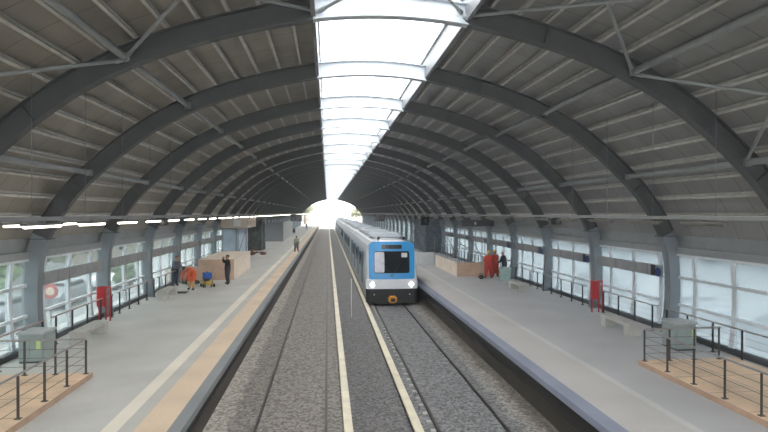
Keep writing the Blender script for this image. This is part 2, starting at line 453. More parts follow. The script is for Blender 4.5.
# ------------------------------------------------------------------ side glazing, eaves
ZG0, ZG1 = .14, 2.86
GC = [(x, z) for x, z in seg(offs(.34), z0=ZG0, z1=ZG1)]
def band(mb, P, din, dout, y0, y1, sx, mi=0):
    sweep(mb, [(x + din, z) for x, z in P], [(x + dout, z) for x, z in P], y0, y1, sx, mi)
def zx(z):
    return next(a[0] + (b[0] - a[0]) * (z - a[1]) / (b[1] - a[1]) for a, b in zip(GC, GC[1:]) if a[1] <= z <= b[1] + 1e-6)
def window_meshes(sx):
    f = MB()
    for o_, w_ in ((.9, .085), (2.7, .1), (4.5, .085)):
        band(f, GC, -.02, .10, o_ - w_, o_ + w_, sx)
    for z in (1.06, 2.02):
        x = zx(z); f.box(XC + sx * (x - .05), XC + sx * (x + .06), .17, BAY - .17, z - .045, z + .045)
    x = zx(2.8); f.box(XC + sx * (x - .04), XC + sx * (x + .08), .17, BAY - .17, 2.78, 2.86)
    s = MB(); x = zx(.2); s.box(XC + sx * (x - .12), XC + sx * (x + .12), .17, BAY - .17, 0., .17)
    g = MB(); sweep(g, [(x + .025, z) for x, z in GC], [(x + .037, z) for x, z in GC], .1, BAY - .1, sx)
    return f.mesh('frame', M['window_frame']), s.mesh('sill', M['sill']), g.mesh('glass', M['glass_left'] if sx < 0 else M['glass_right'])
WM = {sx: window_meshes(sx) for sx in (-1, 1)}
n = 2
for sx in (-1, 1):
    for j in range(-1, NA - 1):
        o = bpy.data.objects.new(f'window_{n}', WM[sx][0]); C.objects.link(o); o.location = (0, Y0 + BAY * j, 0); o['kind'] = 'structure'; n += 1
        obj('sill', WM[sx][1], None, o, 'dark sill'); obj('glass_pane', WM[sx][2], None, o)
for i, sx in enumerate((-1, 1)):
    c = MB()
    c.box(XC + sx * 10.78, XC + sx * 11.22, YS, YE, 2.862, 3.10)
    c.box(XC + sx * 10.95, XC + sx * 11.27, YS, YE, 3.10, 3.5)
    struct(f'trim_{i+1}', c, M['eave'])

# ------------------------------------------------------------------ struts and bracing
def node(x, j, d=.24):  # point on the rib web at offset x
    s = 1 if x > 0 else -1
    return Vector((XC + x, Y0 + BAY * j, at_offset(d, abs(x))))
def tube_obj(name, p, q, r, m_, label, cat, group, ends=True):
    c = MB(); c.tube(p, q, r, 12)
    o = obj(name, c, m_, smooth=False); tag(o, label, cat, group)
    return o
side = lambda x: 'left' if x < 0 else 'right'
def strut_mesh(x):
    c = MB(); z = at_offset(.24, abs(x)); c.tube((XC + x, .14, z), (XC + x, BAY - .14, z), .085, 14)
    c.bbox((XC + x, .06, z), (.2, .1, .2), .01); c.bbox((XC + x, BAY - .06, z), (.2, .1, .2), .01)
    return c.mesh('round_strut', M['strut'])
for x, lvl in ((-6., 'upper'), (6., 'upper'), (-9.05, 'lower'), (9.05, 'lower')):
    me = strut_mesh(x)
    for j in range(NA - 1):
        o = obj('round_strut', me, None); o.location.y = Y0 + BAY * j
        if j < 8:
            l = f'{lvl} round steel strut, roof {side(x)}, {ORD[j]} from the camera'
        else: l = f'far {lvl} round steel strut high on the {side(x)}, beyond the eighth of its row'
        tag(o, l, 'strut', 'round struts between the arches')
BR = [(-1.7, 1, -6.0, 0, 'left of the skylight, running outwards to the left'), (1.7, 1, 6.0, 0, 'right of the skylight, running outwards to the right'),
      (-6.0, 1, -1.7, 0, 'in the upper left corner, rising steeply towards the skylight'), (6.0, 1, 1.7, 0, 'in the upper right, rising steeply towards the skylight'),
      (-6.0, 1, -9.05, 0, 'at the upper left, running out level to the picture edge'), (6.0, 1, 9.05, 0, 'at the upper right, falling outwards below the long strut'),
      (9.05, 1, 6.0, 0, 'at the right picture edge, rising from the lower strut'), (-9.05, 1, -6.0, 0, 'beyond the left picture edge, rising from the lower strut'),
      (-1.7, 1, 1.7, 0, 'crossing the skylight from its left edge'), (1.7, 1, -1.7, 0, 'crossing the skylight from its right edge')]
for x0, j0, x1, j1, t in BR:
    p, q = node(x0, j0, .2), node(x1, j1, .2 if abs(x0) != 1.7 or abs(x1) != 1.7 else .2)
    if x0 == 1.7 and x1 == -1.7: p.z += .09; q.z += .09
    if (abs(x0), abs(x1)) in ((6., 1.7), (9.05, 6.)): p.z += .07; q.z += .07
    d = (q - p).normalized(); p = p + d * .2; q = q - d * .2
    c = MB(); c.tube(p, q, .04, 10); c.tube(p - d * .14, p + d * .1, .055, 8)
    tag(obj('brace_rod', c, M['strut']), 'thin diagonal steel brace ' + t, 'brace', 'diagonal braces of the nearest bay')

# ------------------------------------------------------------------ platforms, track bed, ground
def strips(xs, mats, y0, y1, z0, ztop=0.):
    """one solid slab whose top is split into parallel bands"""
    mb = MB()
    for k in range(len(xs) - 1):
        mb.add([(xs[k], y0, ztop), (xs[k + 1], y0, ztop), (xs[k + 1], y1, ztop), (xs[k], y1, ztop)], [(0, 1, 2, 3)], k)
    return mb
def platform(side):
    s = -1 if side == 'left' else 1
    e = -2.88 if s < 0 else 5.52
    def X(v): return e + s * v
    if s < 0: cols = [0, .27, .93, 1.24, 1.57, 7.4]; ms = ['coping', 'tactile', 'mid', 'line', 'pf']
    else: cols = [0, .38, 1.66, 1.86, 7.8]; ms = ['coping_r', 'tactile_r', 'line_r', 'pf_r']
    mb = strips([X(c) for c in cols], ms, YS, YE + 14, -1.3)
    k = len(ms)
    xo = X(cols[-1]); xi = X(0); xu = X(.26)
    # edge, underside, recessed wall, foot
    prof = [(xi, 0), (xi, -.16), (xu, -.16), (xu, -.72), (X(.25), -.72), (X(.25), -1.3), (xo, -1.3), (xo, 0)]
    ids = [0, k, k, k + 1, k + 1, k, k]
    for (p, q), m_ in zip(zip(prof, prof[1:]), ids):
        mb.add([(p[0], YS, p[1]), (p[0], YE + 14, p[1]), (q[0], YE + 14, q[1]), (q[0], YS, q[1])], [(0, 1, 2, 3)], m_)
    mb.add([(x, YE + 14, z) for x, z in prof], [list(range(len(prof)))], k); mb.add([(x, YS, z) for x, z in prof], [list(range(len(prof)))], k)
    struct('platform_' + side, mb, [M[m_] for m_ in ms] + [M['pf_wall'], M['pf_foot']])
platform('left'); platform('right')
tb = MB(); tb.box(-3.12, 5.77, YS, YE + 6, -1.6, RZ - .07); struct('track_bed', tb, M['ballast'])
for nm, x0, x1 in (('ground_left', -60, -10.25), ('ground_right', 13.25, 70)):
    g = MB(); g.box(x0, x1, -20, YE + 14, -1.6, -1.05); struct(nm, g, M['ground'])
g = MB(); g.box(-3.12, 5.77, YE + 6, 400, -1.6, RZ - .07); struct('track_bed_far', g, M['far_ballast'])
g = MB(); g.box(-60, -3.12, YE + 14, 400, -1.6, -1.05); g.box(5.77, 70, YE + 14, 400, -1.6, -1.05); struct('ground_far', g, M['ground'])

RAILP = [(-.036, 0), (.036, 0), (.036, -.035), (.01, -.05), (.01, -.12), (.07, -.14), (.07, -.15), (-.07, -.15), (-.07, -.14), (-.01, -.12), (-.01, -.05), (-.036, -.035)]
def extr(P, x, z, y0, y1):
    mb = MB(); n = len(P)
    vs = [(x + px, y, z + pz) for px, pz in P for y in (y0, y1)]
    fs = [(2 * i, 2 * i + 1, 2 * ((i + 1) % n) + 1, 2 * ((i + 1) % n)) for i in range(n)] + [[2 * i for i in range(n)], [2 * i + 1 for i in range(n)][::-1]]
    return mb.add(vs, fs)
for nm, xs, lab in (('left', (-1.80, -.04), 'empty railway track with two dark rails beside the left platform'), ('right', (2.76, 4.48), 'railway track with two dark rails that the train stands on')):
    t = thing('railway_track', ((xs[0] + xs[1]) / 2, 0, RZ - .07), lab, 'track')
    for x in xs:
        o = obj('rail', extr(RAILP, x, RZ, YS, 300), M['steel_rail'], t); o.matrix_parent_inverse = Matrix.Translation(-t.location)
    if nm == 'left': continue
    cl = MB()
    y = 5.
    while y < 90:
        for s in (-1,): cl.bbox((xs[0] + s * .13, y, RZ - .05), (.12, .14, .06), .012)
        y += .6
    o = obj('rail_fastenings', cl, M['steel_rail' if nm == 'left' else 'concrete'], t, 'small rail clips'); o['kind'] = 'stuff'; o.matrix_parent_inverse = Matrix.Translation(-t.location)
for x, lab in ((.51, 'cream covered conductor rail nearer the empty left track'), (2.22, 'cream covered conductor rail running along beside the train')):
    t = thing('conductor_rail', (x, 0, RZ - .07), lab, 'conductor rail')
    o = obj('cover', extr([(-.10, 0), (.10, 0), (.115, -.02), (.115, -.05), (.09, -.03), (-.09, -.03), (-.115, -.05), (-.115, -.02)], 0, .19, YS, 300), M['rail_cover'], t, 'cream cover board')
    o = obj('live_rail', extr([(-.04, 0), (.04, 0), (.04, -.13), (-.04, -.13)], 0, .13, YS, 300), M['steel_rail'], t)
t = thing('marker_stake', (1.24, 28.5, RZ - .07), 'thin white marker stake standing upright in the ballast between the tracks', 'stake')
obj('rod', MB().tube((0, 0, 0), (0, 0, 2.0), .022, 8), M['white_board'], t); obj('cap', MB().ball((0, 0, 2.0), .04), M['white_board'], t)

# ------------------------------------------------------------------ cable trays, lamps, hangers
for s, X_ in ((-1, -6.05), (1, 9.05)):
    sd = 'left' if s < 0 else 'right'
    t = thing('cable_tray', (X_, 0, 4.13), f'long level grey cable tray hung along the {sd} side, carrying the lamps', 'cable tray')
    c = MB(); c.box(-.09, .09, YS, YE - 2, 0, .012); c.box(-.09, -.08, YS, YE - 2, .012, .09); c.box(.08, .09, YS, YE - 2, .012, .09)
    obj('trough', c, M['tray' if s < 0 else 'tray_pale'], t)
    k = 0; y = 9.4
    top = at_offset(DEP + .15, abs(X_ - XC)) - 4.13
    while y < YE - 4:
        obj('hanger_rod', MB().tube((0, y, .01), (0, y, top), .007, 6), M['curb'], t); y += 2.5
        if k > 68: break
        k += 1
    body = MB().bbox((0, 0, -.035), (.14, 1.56, .05), .01).mesh('housing', M['lamp_body' if s < 0 else 'lamp_off'])
    tub = MB().bbox((0, 0, -.085), (.085, 1.5, .045), .02).mesh('tube_cover', M['lamp_on' if s < 0 else 'lamp_off'])
    CLIP = MB().box(-.02, .02, -.06, .06, -.012, .045).mesh('bracket', M['tray'])
    nL = 0
    spots = [(X_, 11.6 + 2.48 * i) for i in range(68)]
    if s < 0: spots += [(-6.95, 12.55), (-6.95, 14.85)]
    for (xx, yy) in spots:
        if s < 0:
            if xx == -6.95: lab = 'lit white strip lamp of the offset second row, ' + ('nearer one' if yy < 14 else 'farther one'); 
            elif nL < 9: lab = f'glowing white strip lamp hung over the left platform, {ORD[nL]} in the row'
            else: lab = 'small glowing strip lamp far down the left row, past the ninth'
        else:
            lab = f'unlit grey strip lamp hung over the right platform, {ORD[nL]} in the row' if nL < 9 else 'small unlit strip lamp far down the right row, past the ninth'
        l = thing('strip_lamp', (xx, yy + .75, 4.09), lab, 'lamp', f'strip lamps along the {sd} tray')
        obj('housing', body, None, l); obj('tube_cover', tub, None, l)
        obj('bracket', CLIP, None, l)
        if xx != X_: obj('bracket', MB().box(0, .82, -.03, .03, .03, .045), M['tray'], l)
        nL += 1

def speaker_box(x, y, z, lab):
    t = thing('speaker_box', (x, y, z), lab, 'loudspeaker')
    obj('housing', MB().bbox((0, 0, -.16), (.34, .26, .26), .03), M['black'], t)
    obj('bracket', MB().box(-.03, .03, -.03, .03, -.03, .0).tube((-.09, 0, -.02), (.09, 0, -.02), .012), M['tray'], t)
    obj('grille', MB().tube((0, -.13, -.16), (0, -.145, -.16), .09, 16), M['lamp_body'], t)
speaker_box(-6.05, 20.85, 4.13, 'small black loudspeaker box under the left cable tray')
speaker_box(9.05, 20.85, 4.13, 'small black loudspeaker box under the right cable tray')
# round horn on the web of the second arch, left
t = thing('horn_speaker', (-8.25, 18.13, 4.55), 'round dark horn on the web of the second arch above the left lamps', 'horn')
obj('bell', MB().tube((0, 0, 0), (0, -.28, 0), .12, 20, r2=.25), M['rib_dark'], t); obj('bracket', MB().box(-.04, .04, -.05, .05, -.1, .1), M['tray'], t)
obj('driver', MB().tube((0, -.05, 0), (0, -.27, 0), .06, 12), M['lamp_body'], t)
def screen(x, y, z, w_, h_, lab):
    t = thing('display_screen', (x, y, z), lab, 'display')
    obj('case', MB().bbox((0, 0, -h_ / 2), (w_, .18, h_), .03), M['black'], t)
    obj('panel', MB().box(-w_ / 2 + .05, w_ / 2 - .05, -.1, -.085, -h_ + .05, -.05), M['screen'], t)
    obj('hanger', MB().tube((-w_ * .3, 0, 0), (-w_ * .3, 0, .4), .02, 8), M['strut'], t); obj('hanger', MB().tube((w_ * .3, 0, 0), (w_ * .3, 0, .4), .02, 8), M['strut'], t)
screen(-4.3, 76, 4.1, 1.5, .95, 'dark hanging display over the left platform, above the far workmen')
screen(6.3, 66, 4.15, 1.25, .85, 'dark hanging display above the train roof over the right platform')
screen(9.0, 50, 3.95, .8, .8, 'small dark hanging display to the right of the train')
t = thing('hanging_sign', (11.3, 40, 3.75), 'long dark grey sign hung crosswise below the right lamps', 'sign')
obj('board', MB().bbox((0, 0, -.22), (2.6, .12, .44), .015), M['sign_dark'], t); obj('symbol', MB().box(-.35, -.2, -.075, -.062, -.33, -.12), M['white_board'], t)
obj('hanger', MB().tube((-1, 0, 0), (-1, 0, .9), .015), M['strut'], t); obj('hanger', MB().tube((-.2, 0, 0), (-.2, 0, 1.1), .015), M['strut'], t)

# station boards fixed across the glazing between columns
for s in (-1, 1):
    bl = MB().bbox((XC + s * 10.66, BAY / 2, 2.17), (.06, 4.7, .42), .012).mesh('board', M['sign_grey'])
    sm = MB()
    for yy in (1.3, 2.1, 3.6): sm.box(XC + s * 10.625, XC + s * 10.63, yy, yy + .02, 1.98, 2.36)
    sm = sm.mesh('seam', M['lamp_body'])
    br = MB()
    for yy in (.9, 2.7, 4.5): br.box(*sorted((XC + s * 10.66, XC + s * 10.95)), yy - .03, yy + .03, 2.14, 2.2)
    br = br.mesh('bracket', M['scaffold'])
    en = MB(); en.bbox((XC + s * 10.62, .62, 2.17), (.02, .30, .42), .004); 
    for j in range(2, 9):
        sd = 'left' if s < 0 else 'right'
        t = thing('station_board', (0, Y0 + BAY * j, 0), f'long grey board across the {sd} windows, {ORD[j-2]} from the camera', 'board', f'grey boards on the {sd} windows')
        obj('board', bl, None, t); obj('seam', sm, None, t); obj('bracket', br, None, t)
        if s > 0:
            obj('end_panel', MB().bbox((XC + 10.62, .95, 2.17), (.02, .26, .40), .004), M['black'], t)
            obj('round_mark', MB().tube((XC + 10.615, .62, 2.12), (XC + 10.60, .62, 2.12), .17, 18), M['sign_blue'], t, 'blue disc')

# ------------------------------------------------------------------ window railings
def railing(s, j):
    sd = 'left' if s < 0 else 'right'; x = XC + s * 10.35
    t = thing('window_railing', (x, Y0 + BAY * j, 0), f'black railing along the {sd} windows, between ' + ('the first and second arches' if j == 1 else f'arches {["", "one", "two", "three", "four", "five", "six", "seven", "eight", "nine", "ten", "eleven"][j]} and {["", "one", "two", "three", "four", "five", "six", "seven", "eight", "nine", "ten", "eleven"][j+1]}'), 'railing', f'railings along the {sd} windows')
    for y in (.55, 1.7, 2.9, 4.1, 5.2):
        obj('post', RPOST, None, t).location.y = y
    obj('handrail', RHAND[s], None, t); 
    for z in (.3, .52, .72): obj('wire', RWIRE, None, t).location.z = z
RPOST = MB().bbox((0, 0, .46), (.05, .05, .9), .008).bbox((0, 0, .01), (.12, .12, .02), .004).mesh('post', M['rail_black'])
pinkish = mat('dull_pink_handrail', (.36, .24, .23), .5)
RHAND = {-1: MB().tube((0, .2, .93), (0, BAY - .2, .93), .024, 10).mesh('handrail', pinkish), 1: MB().tube((0, .2, .93), (0, BAY - .2, .93), .024, 10).mesh('handrail', M['rail_grey'])}
RWIRE = MB().tube((0, .45, 0), (0, BAY - .25, 0), .005, 5).mesh('wire', M['rail_black'])
for j in range(1, 9):
    railing(-1, j); railing(1, j)

# ------------------------------------------------------------------ near stair covers with their railings
def stair_cover(s, y1, lab_deck, lab_rail, ex):
    a, b = XC + s * (7.27 + ex), XC + s * 10.2
    x0, x1 = min(a, b), max(a, b)
    d = MB(); d.box(x0, x1, 2.0, y1, .0, .13); 
    dk = thing('boarded_deck', (0, 0, 0), lab_deck, 'deck')
    obj('boards', d, M['ply_deck'], dk)
    jn = MB()
    for yy in [2.0 + 1.22 * k for k in range(1, 11)]:
        if yy < y1: jn.box(x0 + .03, x1 - .03, yy, yy + .012, .128, .1315)
    jn.box(x0 + 1.3, x0 + 1.312, 2.0, y1, .128, .1315)
    obj('board_joints', jn, M['bark'], dk)
    e = MB(); e.box(a - .02, a + .02, 2.0, y1, 0, .125); obj('edge_board', e, M['ply_edge'], dk)
    xr = XC + s * (7.37 + ex)
    t = thing('stair_railing', (xr, y1 - .12, .13), lab_rail, 'railing')
    posts = [(0, -k * 1.04) for k in range(0, 12)] + [(s * .75, 0), (s * 1.5, 0), (s * 2.25, 0)]
    P_ = MB().bbox((0, 0, .44), (.055, .022, .88), .006).bbox((0, 0, .008), (.13, .1, .016), .004).mesh('post', M['rail_brown'])
    for px, py in posts: o = obj('post', P_, None, t); o.location = (px, py, 0)
    obj('handrail', MB().path([(s * 2.3, 0, .90), (0, 0, .90), (0, -11.6, .90)], .024, 10), M['rail_grey'], t)
    for z in (.22, .44, .66): obj('wire', MB().path([(s * 2.3, 0, z), (0, 0, z), (0, -11.6, z)], .006, 6), M['rail_brown'], t)
    return t
stair_cover(-1, 14.95, 'tan boarded deck raised on the near left platform inside its railing', 'brown post and wire railing around the near left boarded deck', .36)
stair_cover(1, 14.6, 'tan boarded deck raised on the near right platform inside its railing', 'brown post and wire railing around the near right boarded deck', 0)

# cabinets by the second arch columns
def cabinet(x, y, lab):
    t = thing('service_cabinet', (x, y, 0), lab, 'cabinet')
    obj('body', MB().bbox((0, 0, .42), (.68, .75, .78), .03), M['cab'], t)
    obj('top', MB().bbox((0, 0, .845), (.76, .84, .07), .02), M['cab_top'], t)
    obj('door', MB().bbox((-.165, -.38, .42), (.30, .02, .66), .006), M['cab'], t); obj('door', MB().bbox((.165, -.38, .42), (.30, .02, .66), .006), M['cab'], t)
    obj('foot', MB().box(-.32, .32, -.36, .36, 0, .04), M['sill'], t)
    obj('sticker', MB().box(.16, .28, -.397, -.391, .4, .66), M['sticker'], t, 'pale green sticker')
cabinet(11.15, 16.3, 'grey-green service cabinet with pale top at foot of the right column')
cabinet(-8.45, 16.9, 'grey-green service cabinet with pale top at foot of the left column')

def bench(x, y, lab):
    t = thing('concrete_bench', (x, y, 0), lab, 'bench', 'concrete platform benches')
    obj('seat', BEN[0], None, t); 
    for k in (-1, 1): obj('leg', BEN[1], None, t).location.y = k * .8
BEN = (MB().bbox((0, 0, .385), (.5, 2.05, .11), .012).mesh('seat', M['concrete']), MB().bbox((0, 0, .165), (.46, .36, .33), .012).mesh('leg', M['concrete']))
bench(10.66, 18.95, 'pale concrete bench on the right platform in front of the red cabinet')
bench(-8.1, 19.6, 'pale concrete bench on the left platform, nearest to the deck railing')
bench(10.55, 29.3, 'pale concrete bench on the right platform beside the workers in red')
bench(-8.15, 28.9, 'grey concrete bench on the left platform beside the orange workman')

def hose(x, y, s, lab):
    t = thing('hose_cabinet', (x, y, 0), lab, 'fire hose cabinet')
    obj('box', MB().bbox((-.10, 0, .98), (.26, .28, .78), .015), M['red'], t)
    obj('door', MB().bbox((-.10, -.145, .98), (.21, .015, .70), .006), M['red'], t)
    fr = MB()
    for px in (.08, .24): fr.bbox((px, 0, .68), (.05, .05, 1.36), .008)
    fr.bbox((.16, 0, 1.36), (.21, .05, .05), .008).bbox((.16, 0, .25), (.16, .04, .04), .008)
    obj('stand', fr, M['red'], t)
    obj('riser_pipe', MB().path([(-.2, .05, 0), (-.2, .05, .6)], .03, 10), M['red'], t)
hose(-8.85, 22.7, 1, 'red fire hose cabinet on a red stand before the left column')
hose(11.6, 22.5, -1, 'red fire hose cabinet on a red stand before the right column')

# ------------------------------------------------------------------ stair hoardings in the middle distance
def studs_panel(x0, x1, y0, y1, h, m_, parent, name='panel'):
    return obj(name, MB().box(x0, x1, y0, y1, 0, h), m_, parent)
t = thing('plywood_enclosure', (-7.6, 39.5, 0), 'large boxed plywood enclosure with a flat pale lid behind the man in black', 'enclosure')
obj('front_panel', MB().box(-.6, 1.6, -3.62, -3.58, 0, 1.3), M['ply'], t); obj('side_panel', MB().box(1.58, 1.62, -3.6, 3.8, 0, 1.3), M['ply_pale'], t)
obj('back_panel', MB().box(-.6, 1.6, 3.78, 3.82, 0, 1.3), M['ply'], t); obj('side_panel', MB().box(-.62, -.58, -3.6, 3.8, 0, 1.3), M['ply'], t)
obj('lid', MB().box(-.64, 1.64, -3.64, 3.84, 1.3, 1.33), M['ply_pale'], t)
for k in range(5): obj('stud', MB().box(1.52, 1.58, -3.5 + k * 1.7, -3.42 + k * 1.7, 0, 1.28), M['ply'], t)
t = thing('plywood_hoarding', (-8.6, 35.2, 0), 'low plywood hoarding behind the orange workman, joined to nothing above', 'hoarding')
t['label'] = 'low plywood hoarding behind the bending orange workman'
obj('panel', MB().box(-1.5, 1.3, -.02, .02, 0, .95), M['ply'], t); obj('stud', MB().box(-1.5, -1.42, .02, .1, 0, .95), M['ply_pale'], t); obj('stud', MB().box(1.2, 1.28, .02, .1, 0, .95), M['ply_pale'], t)
t = thing('plywood_hoarding', (8.72, 36.2, 0), 'tan plywood hoarding in an L around the right stair opening', 'hoarding')
obj('front_panel', MB().box(0, 2.25, -.02, .02, 0, .95), M['ply'], t); obj('side_panel', MB().box(-.03, .01, 0, 7.2, 0, .95), M['ply_pale'], t)
for k in range(4): obj('stud', MB().box(.01, .08, .2 + k * 2.2, .28 + k * 2.2, 0, .95), M['ply'], t)
t = thing('white_hoarding', (7.5, 44.6, 0), 'white board hoarding close to the train on the right platform', 'hoarding')
obj('panel', MB().box(0, 1.3, -.02, .02, 0, 1.05), M['white_board'], t); obj('side_panel', MB().box(-.02, .02, .02, 5, 0, 1.05), M['white_board'], t); obj('foot', MB().box(0, 1.3, .02, .3, 0, .05), M['ply'], t)
# scaffold handrail tubes over the right opening
t = thing('scaffold_frame', (9.6, 40, 0), 'thin grey scaffold tubes rising above the right plywood hoarding', 'scaffold')
for k, (p, q) in enumerate((((-.5, -3, 0), (-.5, -3, 2.6)), ((1.3, -3, 0), (1.3, -3, 2.6)), ((-.5, 1, 0), (-.5, 1, 2.6)), ((1.3, 1, 0), (1.3, 1, 2.6)), ((-.5, -3, .9), (-.5, 1, 2.5)), ((1.3, -3, .9), (1.3, 1, 2.5)), ((-.5, 1, 2.5), (1.3, 1, 2.5)), ((-.5, -3, 2.2), (1.3, -3, 1.2)))):
    obj('tube', MB().tube(p, q, .028, 8), M['scaffold'], t)

# far left lift housing, sheeting, netted scaffold, debris
t = thing('lift_housing', (-8.2, 52, 0), 'beige raised lift housing far down the left platform, sheeted below', 'lift housing')
obj('upper_box', MB().bbox((0, 0, 3.4), (2.3, 6, .9), .03), M['beige'], t); obj('notice', MB().box(.0, .6, -3.03, -3.01, 3.15, 3.7), M['white_board'], t, 'white notice')
obj('sheeting', MB().bbox((-.35, 0, 1.45), (1.5, 5.6, 2.9), .05), M['tarp'], t, 'pale blue sheeting')
for px, pz in ((-1.0, 2.95), (.2, 2.95), (1.05, 2.95)): obj('post', MB().tube((px, -2.9, 0), (px, -2.9, pz), .05, 8), M['scaffold'], t)
obj('brace', MB().tube((.2, -2.9, .2), (1.05, -2.9, 2.8), .03, 8), M['scaffold'], t)
t = thing('netted_scaffold', (-8.3, 65, 0), 'dark netted scaffold tower behind the beige lift housing', 'scaffold')
def rag(w_, d_, h_, seed):
    r_ = random.Random(seed); mb = MB(); nx, ny, nz = 6, 6, 7
    def face(f):
        pts = [[f(i / 6, k / 7) for k in range(8)] for i in range(7)]
        vs = [p for row in pts for p in row]; mb.add(vs, [(i * 8 + k, (i + 1) * 8 + k, (i + 1) * 8 + k + 1, i * 8 + k + 1) for i in range(6) for k in range(7)])
    j_ = lambda: (r_.random() - .5) * .22
    face(lambda a_, b_: ((a_ - .5) * w_, -d_ / 2 + j_(), b_ * h_)); face(lambda a_, b_: ((a_ - .5) * w_, d_ / 2 + j_(), b_ * h_))
    face(lambda a_, b_: (w_ / 2 + j_(), (a_ - .5) * d_, b_ * h_)); face(lambda a_, b_: (-w_ / 2 + j_(), (a_ - .5) * d_, b_ * h_))
    return mb
obj('netting', rag(1.7, 3, 3.9, 1), M['net'], t)
for px, py in ((-.85, -1.5), (.85, -1.5), (-.85, 1.5), (.85, 1.5)): obj('pole', MB().tube((px, py, 0), (px, py, 4.1), .04, 8), M['scaffold'], t)
t = thing('netted_scaffold', (11.5, 62, 0), 'blue-grey netted scaffold tower on the right platform beyond the train front', 'scaffold')
obj('netting', rag(1.9, 8, 3.6, 2), M['net_blue'], t)
for px, py in ((-.95, -4), (0, -4), (.95, -4), (-.95, 4)): obj('pole', MB().tube((px, py, 0), (px, py, 4), .04, 8), M['scaffold'], t)
def heap(x, y, r, h, m_, nm, lab, cat, seed):
    r_ = random.Random(seed); mb = MB()
    for k in range(26):
        a_ = r_.random() * 6.28; q = r_.random() ** .5
        R_ = Matrix.Rotation(r_.random() * 3, 4, 'Z') @ Matrix.Rotation(r_.random() - .5, 4, 'X')
        mb.bbox((math.cos(a_) * q * r, math.sin(a_) * q * r, .08 + (1 - q) * h * r_.random()), (.35, .2, .14), .02, R_)
    tag(obj(nm, mb, m_), lab, cat, kind='stuff').location = (x, y, 0)
heap(-7.4, 57.5, 1.0, .7, M['brick'], 'rubble_heap', 'reddish rubble heap on the left platform before the dark netting', 'rubble', 3)
heap(-8.3, 34.2, .40, .15, M['net'], 'debris_heap', 'dark debris heap on the floor against the low plywood hoarding', 'debris', 5)
t = thing('pale_hoarding', (-8.3, 96, 0), 'tall pale grey hoarding far down the left platform', 'hoarding')
obj('panel', MB().box(-1.2, 1.6, -12, -11.96, 0, 2.9), M['bld_grey'], t); obj('side_panel', MB().box(1.58, 1.62, -12, 10, 0, 2.9), M['cab_top'], t); obj('cap_rail', MB().box(1.5, 1.7, -12, 10, 2.9, 2.96), M['scaffold'], t)

# ------------------------------------------------------------------ small work gear
t = thing('floor_saw', (-6.95, 32.6, 0), 'yellow and black floor saw with blue tank beside man in black', 'floor saw', rz=.5)
obj('body', MB().bbox((0, 0, .27), (.55, .62, .3), .08), M['yellow'], t); obj('engine', MB().bbox((-.1, -.18, .44), (.34, .3, .14), .04), M['black'], t)
obj('water_tank', MB().bbox((.02, .12, .63), (.46, .36, .40), .02), M['tank'], t, 'blue water tank'); obj('tank_cap', MB().tube((.02, .12, .82), (.02, .12, .88), .05, 12), M['black'], t)
for px in (-.3, .3):
    for py in (-.24, .24): obj('wheel', MB().tube((px - .03, py, .1), (px + .03, py, .1), .1, 16), M['tyre'], t)
obj('handle', MB().path([(-.2, -.3, .4), (-.45, -1.1, .12)], .02).path([(.2, -.3, .4), (-.15, -1.15, .1)], .02), M['black'], t)
tag(obj('black_sheet', MB().bbox((0, 0, .03), (1.0, .55, .05), .02), M['black']), 'crumpled black sheet on floor at the feet of the orange workman', 'sheet').location = (-8.0, 30.3, 0)
t = thing('green_bin', (11.25, 33.7, 0), 'pale green bin standing before the person in black on the right', 'bin')
def taper(w0, d0, w1, d1, h):
    vs = [(-w0, -d0, 0), (w0, -d0, 0), (w0, d0, 0), (-w0, d0, 0), (-w1, -d1, h), (w1, -d1, h), (w1, d1, h), (-w1, d1, h)]
    return MB().add(vs, [(0, 1, 2, 3), (4, 5, 6, 7), (0, 1, 5, 4), (1, 2, 6, 5), (2, 3, 7, 6), (3, 0, 4, 7)])
obj('body', taper(.24, .24, .30, .30, .78), M['bin_green'], t); obj('lid', MB().bbox((0, 0, .81), (.66, .66, .06), .02), M['cab_top'], t)
tag(obj('tool_bag', MB().bbox((0, 0, .14), (.4, .28, .26), .09).path([(-.12, 0, .26), (-.08, 0, .36), (.08, 0, .36), (.12, 0, .26)], .015), M['black']), 'black tool bag on the floor left of the workers in red', 'bag').location = (9.95, 34.6, 0)
t = thing('cable_drum', (-6.9, 112.5, 0), 'round cable drum beside the crouching workmen far down the left platform', 'cable drum')
for px in (-.3, .3): obj('flange', MB().tube((px - .03, 0, .7), (px + .03, 0, .7), .7, 24), M['net'], t)
obj('core', MB().tube((-.3, 0, .7), (.3, 0, .7), .4, 20), M['black'], t)

